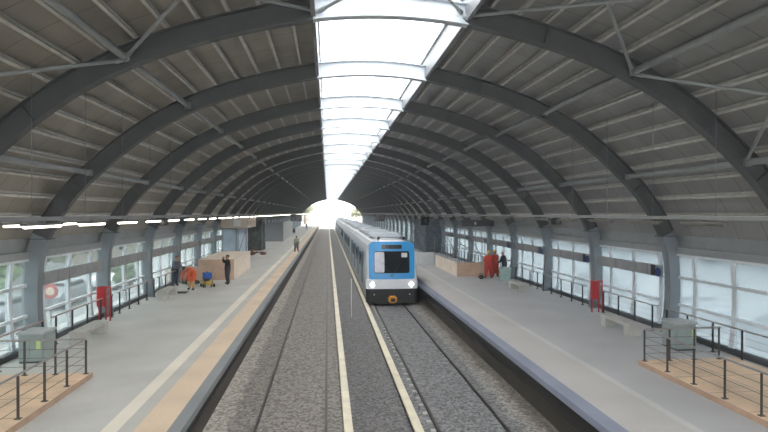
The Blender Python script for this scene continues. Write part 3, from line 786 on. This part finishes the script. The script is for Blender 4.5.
# ------------------------------------------------------------------ people
BULK = 1.2
def skinned(chains, fingers=False):
    """chains: list of lists of (co, r); first vertex of a chain may reuse an earlier key"""
    verts, rad, edges, key = [], [], [], {}
    for ch in chains:
        prev = None
        for (k, co, r) in ch:
            if k not in key:
                key[k] = len(verts); verts.append(co); rad.append(r)
            if prev is not None: edges.append((prev, key[k]))
            prev = key[k]
    me = bpy.data.meshes.new('t'); me.from_pydata(verts, edges, []); me.update()
    o = bpy.data.objects.new('t', me); C.objects.link(o)
    md = o.modifiers.new('s', 'SKIN')
    if not me.skin_vertices: 
        bm = bmesh.new(); bm.from_mesh(me); bm.verts.layers.skin.verify(); bm.to_mesh(me); bm.free()
    for i, sv in enumerate(me.skin_vertices[0].data):
        r = rad[i]; kk = BULK if len(verts) > 8 else 1.; r = tuple(q * kk for q in r) if isinstance(r, tuple) else r * kk; sv.radius = r if isinstance(r, tuple) else (r, r); sv.use_root = (i == 0)
    md.use_smooth_shade = True
    sb = o.modifiers.new('u', 'SUBSURF'); sb.levels = 1; sb.render_levels = 1
    dg = bpy.context.evaluated_depsgraph_get(); dg.update()
    ev = o.evaluated_get(dg); res = bpy.data.meshes.new_from_object(ev)
    bpy.data.objects.remove(o); bpy.data.meshes.remove(me)
    return res
def seg_d(p, a, b):
    ab = b - a; t = max(0, min(1, (p - a).dot(ab) / max(1e-9, ab.dot(ab)))); return (p - a - ab * t).length
def person(loc, rz, J, top, legs, label, head='hair', sleeves=None, group=None, shin=None):
    """J: joint dictionary in metres, figure faces +Y"""
    V_ = {k: Vector(v) for k, v in J.items()}
    ch = [[('pel', V_['pel'], (.18, .14)), ('wai', V_['wai'], (.165, .13)), ('che', V_['che'], (.19, .14)), ('nb', V_['nb'], .07), ('nk', V_['nk'], .058),
           ('jaw', V_['jaw'], (.075, .085)), ('skl', V_['skl'], (.088, .10)), ('crn', V_['crn'], .062)]]
    for s in ('l', 'r'):
        ch.append([('che', V_['che'], .16), (s + 'sh', V_[s + 'sh'], .09), (s + 'el', V_[s + 'el'], .064), (s + 'fa', V_[s + 'el'].lerp(V_[s + 'wr'], .4), .058), (s + 'wr', V_[s + 'wr'], .031), (s + 'pa', V_[s + 'pa'], (.042, .024))])
        kn, an = V_[s + 'kn'], V_[s + 'an']
        ch.append([('pel', V_['pel'], .15), (s + 'hi', V_[s + 'hi'], .125), (s + 'kn', kn, .085), (s + 'cf', kn.lerp(an, .35), .08), (s + 'an', an, .045), (s + 'to', V_[s + 'to'], (.05, .035))])
    body = skinned(ch)
    bones = []   # (a, b, material index)
    for a_, b_, m_ in (('pel', 'wai', 1), ('wai', 'che', 0), ('che', 'nb', 0), ('nk', 'crn', 2)): bones.append((V_[a_], V_[b_], m_))
    bones.append((V_['pel'].lerp(V_['wai'], .5), V_['wai'], 0))
    for s in ('l', 'r'):
        bones += [(V_['che'], V_[s + 'sh'], 0), (V_[s + 'sh'], V_[s + 'el'], 0), (V_[s + 'el'], V_[s + 'wr'].lerp(V_[s + 'el'], .08), 0 if sleeves is None else 2), (V_[s + 'wr'], V_[s + 'pa'], 2),
                  (V_['pel'], V_[s + 'hi'], 1), (V_[s + 'hi'], V_[s + 'kn'], 1), (V_[s + 'kn'], V_[s + 'an'] + Vector((0, 0, .05)), 4 if shin else 1), (V_[s + 'an'], V_[s + 'to'], 3)]
    bm = bmesh.new(); bm.from_mesh(body)
    for f in bm.faces:
        c = f.calc_center_median(); f.material_index = min(bones, key=lambda b_: seg_d(c, b_[0], b_[1]))[2]; f.smooth = True
    # hands: five fingers each
    for s, sg in (('l', -1), ('r', 1)):
        w_, p_ = V_[s + 'wr'], V_[s + 'pa']; d = (p_ - w_).normalized()
        up = Vector((0, 1, 0)) if abs(d.y) < .8 else Vector((0, 0, 1))
        ax = (up - d * up.dot(d)).normalized(); cu = d.cross(ax) * sg
        fc = []
        for k, L in enumerate((.075, .085, .08, .062)):
            b0 = p_ + ax * (.03 - .02 * k); b1 = b0 + d * L * .55 - cu * .008; b2 = b1 + d * L * .35 - cu * L * .3
            m_ = skinned([[(0, b0 - d * .03, .010), (1, b0 + d * .02, .010), (2, b1, .009), (3, b2, .0075)]]); fc.append(m_)
        th0 = w_.lerp(p_, .5) + ax * .02; fc.append(skinned([[(0, th0, .012), (1, th0 + ax * .035 + d * .02, .011), (2, th0 + ax * .05 + d * .055 - cu * .01, .009)]]))
        for m_ in fc:
            n0 = len(bm.faces); bm.from_mesh(m_); bm.faces.ensure_lookup_table()
            for f in bm.faces[n0:]: f.material_index = 2; f.smooth = True
            bpy.data.meshes.remove(m_)
    # nose and ears as part of the body surface
    hd = (V_['crn'] - V_['jaw']).normalized(); fw = V_['fwd'].normalized(); fw = (fw - hd * fw.dot(hd)).normalized(); sd = fw.cross(hd)
    hc = V_['jaw'].lerp(V_['skl'], .6)
    t_ = MB()
    t_.add([hc + fw * .125 - hd * .02, hc + fw * .09 + hd * .03, hc + fw * .09 - hd * .03 + sd * .018, hc + fw * .09 - hd * .03 - sd * .018], [(0, 1, 2), (0, 2, 3), (0, 3, 1), (1, 2, 3)], 2)
    for k in (-1, 1): t_.ball(hc + sd * k * .088 - fw * .005, (.014, .022, .032), 2, 1)
    me_ = t_.mesh('t', [M['skin']] * 3); n0 = len(bm.faces); bm.from_mesh(me_); bm.faces.ensure_lookup_table()
    for f in bm.faces[n0:]: f.material_index = 2
    bpy.data.meshes.remove(me_)
    body.materials.clear()
    for m_ in (top, legs, 'skin', 'boot', shin or legs): body.materials.append(M[m_])
    bm.to_mesh(body); bm.free()
    t = thing('person', loc, label, 'person', group, rz)
    obj('body', body, None, t)
    for k in (-1, 1): obj('eye', MB().ball(hc + hd * .02 + fw * .088 + sd * k * .032, .011, sub=1), M['eye'], t)
    if head == 'hair':
        mb = MB(); mb.ball((0, 0, 0), 1., sub=3); vs = []
        keep = []
        for v in mb.v:
            v = Vector(v); vs.append(V_['skl'] + hd * .012 - fw * .012 + (sd * v.x * .098 + fw * v.y * .115 + hd * v.z * .10))
        src = [Vector(v) for v in mb.v]
        fs = [f for f in mb.f if not all(src[i].y > .35 and src[i].z < .35 or src[i].z < -.55 for i in f)]
        m2 = MB(); m2.add(vs, fs); obj('hair', m2, M['hair'], t, smooth=True)
    else:
        m2 = MB(); mb = MB(); mb.ball((0, 0, 0), 1., sub=3); src = [Vector(v) for v in mb.v]
        vs = [V_['skl'] + hd * .03 + (sd * v.x * .12 + fw * v.y * .135 + hd * max(v.z, -.12) * .12) for v in src]
        m2.add(vs, mb.f); b0 = V_['skl'] + hd * .018
        m2.bbox(b0 + fw * .13, (.17, .09, .012), .005); obj('hard_hat', m2, M[head], t, smooth=True)
    return t
def J_stand(arms='down', spread=.1, lean=0., turn=(0, 1, 0)):
    J = dict(pel=(0, 0, .95), wai=(0, .01, 1.12), che=(0, .01 + lean, 1.33), nb=(0, lean, 1.47), nk=(0, .01 + lean, 1.52), jaw=(0, .03 + lean, 1.60), skl=(0, .015 + lean, 1.68), crn=(0, .01 + lean, 1.745), fwd=turn)
    for s, k in (('l', -1), ('r', 1)):
        J[s + 'hi'] = (k * .1, 0, .86); J[s + 'kn'] = (k * (.09 + spread * .5), .03, .49); J[s + 'an'] = (k * (.09 + spread), -.03, .085); J[s + 'to'] = (k * (.11 + spread), .13, .04)
        J[s + 'sh'] = (k * .185, lean, 1.41)
        J[s + 'el'] = (k * .25, -.03 + lean, 1.12); J[s + 'wr'] = (k * .26, .06 + lean, .88); J[s + 'pa'] = (k * .26, .09 + lean, .80)
    if arms == 'face':
        for s, k in (('l', -1), ('r', 1)):
            J[s + 'el'] = (k * .30, .16, 1.30); J[s + 'wr'] = (k * .13, .26, 1.53); J[s + 'pa'] = (k * .09, .24, 1.60)
    if arms == 'work':
        for s, k in (('l', -1), ('r', 1)):
            J[s + 'el'] = (k * .25, .10 + lean, 1.12); J[s + 'wr'] = (k * .15, .34 + lean, 1.08); J[s + 'pa'] = (k * .12, .42 + lean, 1.09)
    return J
def J_bend():
    J = dict(pel=(0, -.22, .93), wai=(0, -.10, 1.08), che=(0, .10, 1.20), nb=(0, .24, 1.24), nk=(0, .29, 1.24), jaw=(0, .38, 1.20), skl=(0, .44, 1.24), crn=(0, .50, 1.28), fwd=(0, .3, -1))
    for s, k in (('l', -1), ('r', 1)):
        J[s + 'hi'] = (k * .1, -.22, .85); J[s + 'kn'] = (k * .15, -.02, .48); J[s + 'an'] = (k * .16, -.10, .085); J[s + 'to'] = (k * .18, .06, .04)
        J[s + 'sh'] = (k * .18, .20, 1.16); J[s + 'el'] = (k * .24, .36, .90); J[s + 'wr'] = (k * .16, .48, .66); J[s + 'pa'] = (k * .14, .50, .58)
    return J
def J_crouch():
    J = dict(pel=(0, -.15, .38), wai=(0, -.12, .55), che=(0, .02, .76), nb=(0, .08, .90), nk=(0, .11, .94), jaw=(0, .16, 1.0), skl=(0, .17, 1.08), crn=(0, .18, 1.145), fwd=(0, 1, -.5))
    for s, k in (('l', -1), ('r', 1)):
        J[s + 'hi'] = (k * .11, -.12, .34); J[s + 'kn'] = (k * .2, .28, .48); J[s + 'an'] = (k * .17, .02, .09); J[s + 'to'] = (k * .18, .18, .04)
        J[s + 'sh'] = (k * .185, .04, .84); J[s + 'el'] = (k * .26, .24, .62); J[s + 'wr'] = (k * .14, .44, .50); J[s + 'pa'] = (k * .11, .51, .46)
    return J
PI = math.pi
BULK = 1.35
pA = person((-6.0, 33.7, 0), PI * .62, J_stand('face', spread=.14), 'cloth_black', 'cloth_dark', 'man in black by the plywood enclosure, both hands raised to his face')
person((-7.6, 31.3, 0), PI * .80, J_bend(), 'overall_or', 'overall_or', 'workman in orange bending forward on the left platform', shin='cloth_tan')
person((-8.95, 33.2, 0), -PI * .6, J_stand('work', lean=.12), 'cloth_blue', 'cloth_dark', 'dark-haired person in blue-grey beside the bending orange workman')
person((-3.4, 60.7, 0), .3, J_stand('down'), 'hivis', 'cloth_grey', 'man in yellow-green jacket standing alone by the left platform edge')
BULK = 1.45
person((10.55, 35.0, 0), -.15, J_stand('work', lean=.05), 'overall', 'overall', 'worker in red overalls and yellow helmet, seen from behind, left one', head='helmet')
person((11.2, 35.6, 0), .3, J_stand('work', lean=.05), 'overall', 'overall', 'worker in red overalls next to the person in black, right one', head='helmet')
BULK = 1.3
person((11.6, 34.9, 0), .9, J_stand('work', lean=.08), 'cloth_black', 'cloth_dark', 'person in black jacket behind the pale green bin on the right', head='helmet_white')
BULK = 1.2
person((-7.7, 112, 0), -.8, J_crouch(), 'cloth_black', 'cloth_dark', 'dark-clad workman crouching beside the cable drum far down the platform')
person((-8.4, 113.5, 0), 1.0, J_stand('work', lean=.1), 'cloth_dark', 'cloth_dark', 'dark-clad workman standing behind the crouching one far down the platform')
person((-5.3, 140, 0), 2.4, J_stand('down'), 'cloth_dark', 'cloth_grey', 'farthest person on the left platform, tiny near the hall end')
# phone held by the man in black
ph = obj('phone', MB().bbox((0, .27, 1.64), (.15, .015, .075), .004), M['black']); tag(ph, 'dark phone held up by the man in black', 'phone'); ph.location = pA.location; ph.rotation_euler.z = PI * .62

# ------------------------------------------------------------------ train
TX, TY = 3.77, 31.9
BP = [(-1.5, .35), (-1.55, .9), (-1.56, 1.6), (-1.53, 2.3), (-1.46, 3.0), (-1.36, 3.42), (-1.12, 3.66), (-.6, 3.79), (0, 3.82)]
BP = BP + [(-x, z) for x, z in reversed(BP[:-1])]
def body_mesh(L, front):
    mb = MB(); rings = []
    if front: rings = [(0.0, .86, .17), (.05, .93, .08), (.25, .985, .02), (.7, 1, 0)]
    else: rings = [(.12, .98, .02), (.2, 1, 0)]
    rings += [(L - .2, 1, 0), (L - .12, .98, .02)]
    n = len(BP); vs = []
    for (y, k, dz) in rings:
        for x, z in BP:
            zz = z - dz if z > 2 else z
            vs.append((x * k, y + (lean(zz) if front and y < .6 else 0), zz))
    fs = []
    for r in range(len(rings) - 1):
        for i in range(n):
            fs.append((r * n + i, r * n + (i + 1) % n, (r + 1) * n + (i + 1) % n, (r + 1) * n + i))
    fs += [list(range(n)), list(range((len(rings) - 1) * n, len(rings) * n))]
    mi = []
    mb.add(vs, fs)
    for k, f in enumerate(mb.f):
        z = sum(mb.v[i][2] for i in f) / len(f); y = sum(mb.v[i][1] for i in f) / len(f)
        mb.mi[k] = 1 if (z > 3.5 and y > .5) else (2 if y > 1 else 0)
    return mb.mesh('body', [M['train_white'], M['train_roof'], M['train_side']])
def lean(z): return max(0, z - 1.5) * .10
def fplate(x0, x1, z0, z1, off, th, m_, name, parent, round_=.12, mi=None):
    """curved plate that follows the cab front, with rounded corners"""
    mb = MB(); nx, nz = 14, 12
    def pt(u, v, o_):
        z = z0 + (z1 - z0) * v
        c = 0
        dv = min(v, 1 - v) * (z1 - z0)
        if dv < round_: c = round_ - math.sqrt(max(0, round_ ** 2 - (round_ - dv) ** 2))
        a_, b_ = x0 + c, x1 - c; x = a_ + (b_ - a_) * u
        return (x, .10 * (x / 1.4) ** 2 + lean(z) - o_, z)
    for o_ in (off, off + th):
        vs = [pt(i / nx, k / nz, o_) for i in range(nx + 1) for k in range(nz + 1)]
        mb.add(vs, [(i * (nz + 1) + k, (i + 1) * (nz + 1) + k, (i + 1) * (nz + 1) + k + 1, i * (nz + 1) + k + 1) for i in range(nx) for k in range(nz)])
    n1 = (nx + 1) * (nz + 1); ring = [i * (nz + 1) for i in range(nx + 1)] + [nx * (nz + 1) + k for k in range(1, nz + 1)] + [i * (nz + 1) + nz for i in range(nx - 1, -1, -1)] + [k for k in range(nz - 1, 0, -1)]
    for a_, b_ in zip(ring, ring[1:] + ring[:1]): mb.f.append([a_, b_, b_ + n1, a_ + n1]); mb.mi.append(0)
    return obj(name, mb, m_, parent)
DOOR = MB().bbox((0, 0, 0), (.05, 1.5, 2.05), .03).mesh('door', M['train_door'])
DWIN = MB().box(-.032, .032, -.55, -.12, .0, .8).box(-.032, .032, .12, .55, .0, .8).mesh('door_window', M['train_glass'])
SWIN = MB().bbox((0, 0, 0), (.05, 1.75, .9), .04).mesh('side_window', M['train_glass'])
ACU = MB().bbox((0, 0, 0), (1.9, 3.6, .32), .1).mesh('roof_unit', M['train_side'])
SKIRT = MB().box(-1.42, 1.42, .8, 20.4, .0, .42).mesh('underframe', M['train_black'])
BB = {f: body_mesh(21.2, f) for f in (True, False)}
BOG = MB().box(-1.2, 1.2, -1.4, 1.4, -.05, .25)
for yy in (-1., 1.):
    for xx in (-.9, .9): BOG.tube((xx - .06, yy, .40), (xx + .06, yy, .40), .42, 20)
BOG = BOG.mesh('bogie', M['train_black'])
for n_ in range(6):
    Yc = TY + 21.6 * n_
    lab = 'leading train car with bright blue cab front and lit headlamps' if n_ == 0 else (f'white train car with blue doors, {ORD[n_]} of the train from the front' if n_ else '')
    t = thing('train_car', (TX, Yc, RZ), lab, 'train', 'cars of the train')
    obj('body', BB[n_ == 0], None, t); obj('underframe', SKIRT, None, t)
    for yy in (3.4, 17.8): obj('bogie', BOG, None, t).location = (0, yy, .03)
    for s in (-1, 1):
        for yy in (3.2, 8.1, 13.0, 17.9):
            o = obj('door', DOOR, None, t, 'blue sliding door'); o.location = (s * 1.545, yy, 1.95)
            w_ = obj('door_window', DWIN, None, o)
        for yy in (5.65, 10.55, 15.45):
            o = obj('side_window', SWIN, None, t, 'dark side window'); o.location = (s * 1.53, yy, 2.3)
    for yy in (4.8, 10.6, 16.6): obj('roof_unit', ACU, None, t, 'grey roof air unit').location = (0, yy, 3.93)
    if n_ == 0:
        fplate(-1.36, 1.36, 1.40, 3.70, .05, .05, M['train_blue'], 'cab_mask', t, .22)
        fplate(-1.04, 1.06, 1.86, 3.14, .10, .02, M['train_glass'], 'windscreen', t, .06)
        fplate(-1.02, -.44, 1.90, 3.10, .122, .006, M['blind_refl'], 'blind_and_reflection', t, .04)
        fplate(.58, .92, 2.78, 3.04, .122, .006, M['white_board'], 'number_card', t, .01)
        fplate(-.62, .60, 3.28, 3.52, .10, .02, M['screen'], 'destination_display', t, .03)
        fplate(-1.53, 1.53, .92, 1.50, .02, .10, M['train_white'], 'bumper_panel', t, .10)
        for s in (-1, 1):
            o = obj('headlamp', MB().tube((s * 1.15, .0, 1.2), (s * 1.15, -.13, 1.2), .12, 20, r2=.11), M['head_lamp'], t, 'lit headlamp')
            obj('lamp_bezel', MB().bbox((s * 1.15, .0, 1.2), (.50, .2, .34), .06), M['train_white'], o)
            obj('wiper', MB().path([(s * .1, -.135, 1.88), (s * .55, -.08, 2.5)], .012), M['black'], t)
            obj('marker_light', MB().tube((s * 1.05, -.02, .62), (s * 1.05, -.12, .62), .045, 12), M['white_board'], t)
            obj('roof_horn', MB().tube((s * .75, .75, 3.8), (s * .75, .35, 3.92), .05, 10, r2=.09), M['black'], t)
        sk = MB(); sk.add([(-1.54, .15, .94), (1.54, .15, .94), (1.5, .2, .05), (-1.5, .2, .05), (-1.35, -.14, .94), (1.35, -.14, .94), (1.28, -.08, .08), (-1.28, -.08, .08)],
                          [(4, 5, 6, 7), (0, 4, 7, 3), (1, 2, 6, 5), (0, 1, 5, 4), (3, 7, 6, 2), (0, 3, 2, 1)]); obj('front_skirt', sk, M['train_black'], t)
        o = obj('coupler', MB().bbox((.0, -.35, .36), (.50, .5, .38), .08).tube((0, .2, .4), (0, -.2, .4), .12, 12), M['orange_steel'], t, 'orange coupler')
        obj('coupler_face', MB().box(-.12, .12, -.615, -.60, .26, .46), M['train_black'], o)
        lg = MB(); lg.add([(-.16, -.098, 1.72), (.0, -.098, 1.80), (.16, -.098, 1.80), (.02, -.1, 1.70), (.06, -.1, 1.58), (-.06, -.1, 1.66)], [(0, 5, 3, 1), (1, 3, 2), (3, 5, 4)]); lg2 = obj('emblem', lg, M['train_door'], t, 'small dark emblem'); lg2.location.y = -.012
        lg2.modifiers.new('s', 'SOLIDIFY').thickness = .01

# ------------------------------------------------------------------ outside
def car(x, y, m_, lab, rz=0.):
    t = thing('parked_car', (x, y, -1.05), lab, 'car', 'cars parked outside', rz)
    lo = [(-2.1, .35), (-2.1, .72), (-1.9, .88), (-1.15, .95), (-.55, 1.42), (.85, 1.45), (1.6, .98), (2.1, .9), (2.15, .35)]
    mb = MB(); n = len(lo); vs = []
    for xx, k in ((-.86, 1), (.86, 1)):
        for (py, pz) in lo: vs.append((xx * (.82 if pz > 1.2 else 1), py, pz))
    fs = [(i, (i + 1) % n, n + (i + 1) % n, n + i) for i in range(n)] + [list(range(n)), list(range(n, 2 * n))]
    obj('body', mb.add(vs, fs), M[m_], t)
    obj('side_glass', MB().box(-.80, .80, -.85, .95, 1.0, 1.34), M['train_glass'], t)
    for px in (-.8, .8):
        for py in (-1.35, 1.35): obj('wheel', MB().tube((px - .1, py, .32), (px + .1, py, .32), .32, 18), M['tyre'], t)
car(-15.5, 20.5, 'car_white', 'white car parked outside the nearest left windows'); car(-15.2, 27, 'car_grey', 'grey car parked outside left, behind the white one'); car(-15.4, 33.5, 'car_grey', 'second grey car parked outside the left windows, farther from the camera')
car(-15.4, 41, 'car_white', 'white car parked outside left beyond the two grey ones')
car(17.6, 18.6, 'car_dark', 'dark car parked outside the nearest right windows'); car(17.6, 25, 'car_grey', 'grey car parked outside the right windows behind the dark one'); car(17.6, 34, 'car_dark', 'dark car parked outside right, behind the grey one')
t = thing('round_sign', (-13.2, 27.6, -1.05), 'round red and tan sign outside the left windows', 'sign')
obj('disc', MB().tube((0, 0, 1.6), (0, -.05, 1.6), .36, 24), M['car_red'], t); obj('face', MB().tube((0, -.05, 1.6), (0, -.06, 1.6), .20, 24), M['tactile'], t, 'tan centre'); obj('pole', MB().tube((0, 0.03, 0), (0, .03, 1.9), .03, 8), M['scaffold'], t)
def tree(x, y, h, r, m_, lab, seed, nm='tree', cat='tree', z=-1.05):
    r_ = random.Random(seed); t = thing(nm, (x, y, z), lab, cat)
    obj('trunk', MB().tube((0, 0, 0), (0, 0, h * .6), r * .09, 8, r2=r * .05), M['bark'], t)
    mb = MB()
    for k in range(22):
        a_ = r_.random() * 6.28; q = r_.random() ** .6 * r * .75; hz = h * (.42 + .5 * r_.random())
        s_ = r * (.22 + .2 * r_.random()); mb.ball((math.cos(a_) * q, math.sin(a_) * q, hz), (s_, s_, s_ * .8), sub=2, jit=.35, rnd=r_)
    obj('foliage', mb, M[m_], t)
tree(-14.0, 19.0, 3.0, 1.3, 'leaf', 'green bush outside at the far left picture edge', 1, 'bush', 'bush'); tree(-19, 24, 4.2, 2.0, 'leaf', 'leafy tree outside the left windows behind the white car', 2)
tree(-20, 40, 4.5, 2.2, 'leaf_pale', 'pale leafy tree outside left, beyond the grey cars', 3); tree(-13.2, 37, 2.2, .9, 'leaf', 'small green bush outside the left windows before the hoarding', 4, 'bush', 'bush')
tree(-9.5, 232, 13, 4.5, 'leaf_pale', 'hazy tree beyond the hall end at the left of the opening', 5); tree(12, 222, 8, 3.2, 'leaf_pale', 'tree beyond the hall end just right of the train', 6); tree(19, 240, 12, 4.5, 'leaf', 'dark tree beyond the hall end at right of opening', 7)
tree(-13.0, 16.2, 2.6, 1.1, 'leaf', 'dark green bush outside left, nearest to the picture corner', 8, 'bush', 'bush'); tree(-17.5, 30, 3.6, 1.6, 'leaf', 'round leafy tree outside left behind the parked grey cars', 9)
def building(x, y, w_, d_, h, m_, lab, nf, nw, name='building', wm_='train_glass'):
    t = thing(name, (x, y, -1.05), lab, 'building')
    obj('walls', MB().box(-w_ / 2, w_ / 2, -d_ / 2, d_ / 2, 0, h), M[m_], t); obj('roof', MB().box(-w_ / 2 - .2, w_ / 2 + .2, -d_ / 2 - .2, d_ / 2 + .2, h, h + .3), M['bld_grey'], t)
    wm = MB().box(-.6, .6, -.04, .04, 0, 1.3).mesh('window', M[wm_])
    for f in range(nf):
        for k in range(nw):
            o = obj('window', wm, None, t); o.location = (-w_ / 2 + (k + .5) * w_ / nw, -d_ / 2 - .02, 1.2 + f * 3.); 
    for f in range(min(nf, 1)):
        for k in range(8):
            for s in (-1, 1):
                o = obj('window', wm, None, t); o.rotation_euler.z = PI / 2; o.location = (s * (w_ / 2 + .02), -d_ / 2 + (k + .5) * d_ / 8, 1.3)
    return t
building(-27, 30, 8, 44, 4.2, 'bld_white', 'long low white building across the street outside left windows', 1, 2)
building(-27, 90, 8, 60, 5.0, 'bld_cream', 'cream building outside the left windows farther down', 1, 2)
building(33, 60, 10, 120, 4.5, 'bld_white', 'long low white building across the street outside right windows', 1, 2)
building(-19, 270, 12, 14, 22, 'bld_cream', 'tall cream block beyond the hall end on the left', 6, 3, wm_='bld_grey'); building(-15, 320, 10, 12, 22, 'bld_white', 'white tower beyond the hall end left of the tracks', 7, 3, wm_='bld_cream')  # far windows in pale wall tones: distance haze put into the colour
building(24, 290, 14, 14, 14, 'bld_white', 'white block beyond the hall end on the right', 4, 3, wm_='bld_cream')

# ------------------------------------------------------------------ dust haze in the hall
hm = bpy.data.materials.new('dust_haze'); hm.use_nodes = True
nt = hm.node_tree; nt.nodes.remove(nt.nodes['Principled BSDF'])
vs_ = N(nt, 'ShaderNodeVolumeScatter'); vs_.inputs['Density'].default_value = .0016; vs_.inputs['Color'].default_value = (.95, .98, 1, 1); vs_.inputs['Anisotropy'].default_value = .2
nt.links.new(vs_.outputs[0], nt.nodes['Material Output'].inputs['Volume'])
tag(obj('dust_haze', MB().box(-10.3, 13.3, YS + .5, YE - .1, -1.35, 9.95), hm), 'thin pale haze filling the whole hall', 'haze', kind='stuff')
# ------------------------------------------------------------------ light, world, camera
W = bpy.data.worlds.new('World'); SC.world = W; W.use_nodes = True
nt = W.node_tree; bg = nt.nodes['Background']
tc = N(nt, 'ShaderNodeTexCoord'); sp = N(nt, 'ShaderNodeSeparateXYZ'); nt.links.new(tc.outputs['Generated'], sp.inputs[0])
cr = N(nt, 'ShaderNodeValToRGB'); cr.color_ramp.elements[0].position = .0; cr.color_ramp.elements[0].color = (.84, .87, .89, 1)
cr.color_ramp.elements[1].position = .7; cr.color_ramp.elements[1].color = (1, .985, .96, 1); nt.links.new(sp.outputs['Z'], cr.inputs[0]); nt.links.new(cr.outputs[0], bg.inputs[0])
bg.inputs[1].default_value = 7.3

cam = bpy.data.cameras.new('camera'); co = bpy.data.objects.new('camera', cam); C.objects.link(co); SC.camera = co
F = 545.; cam.sensor_width = 36.; cam.lens = 36. * F / 768.; cam.clip_end = 1000; cam.clip_start = .05
co.location = (0, 0, 4.3)
co.rotation_euler = (math.radians(90) - math.atan(3. / F), 0, -math.atan(56.5 / F))
SC.view_settings.view_transform = 'Standard'; SC.view_settings.look = 'None'; SC.view_settings.gamma = 1; SC.view_settings.use_curve_mapping = False
SC.view_settings.exposure = 0.
SC.cycles.max_bounces = 10; SC.cycles.diffuse_bounces = 6; SC.cycles.transparent_max_bounces = 24; SC.cycles.use_denoising = True
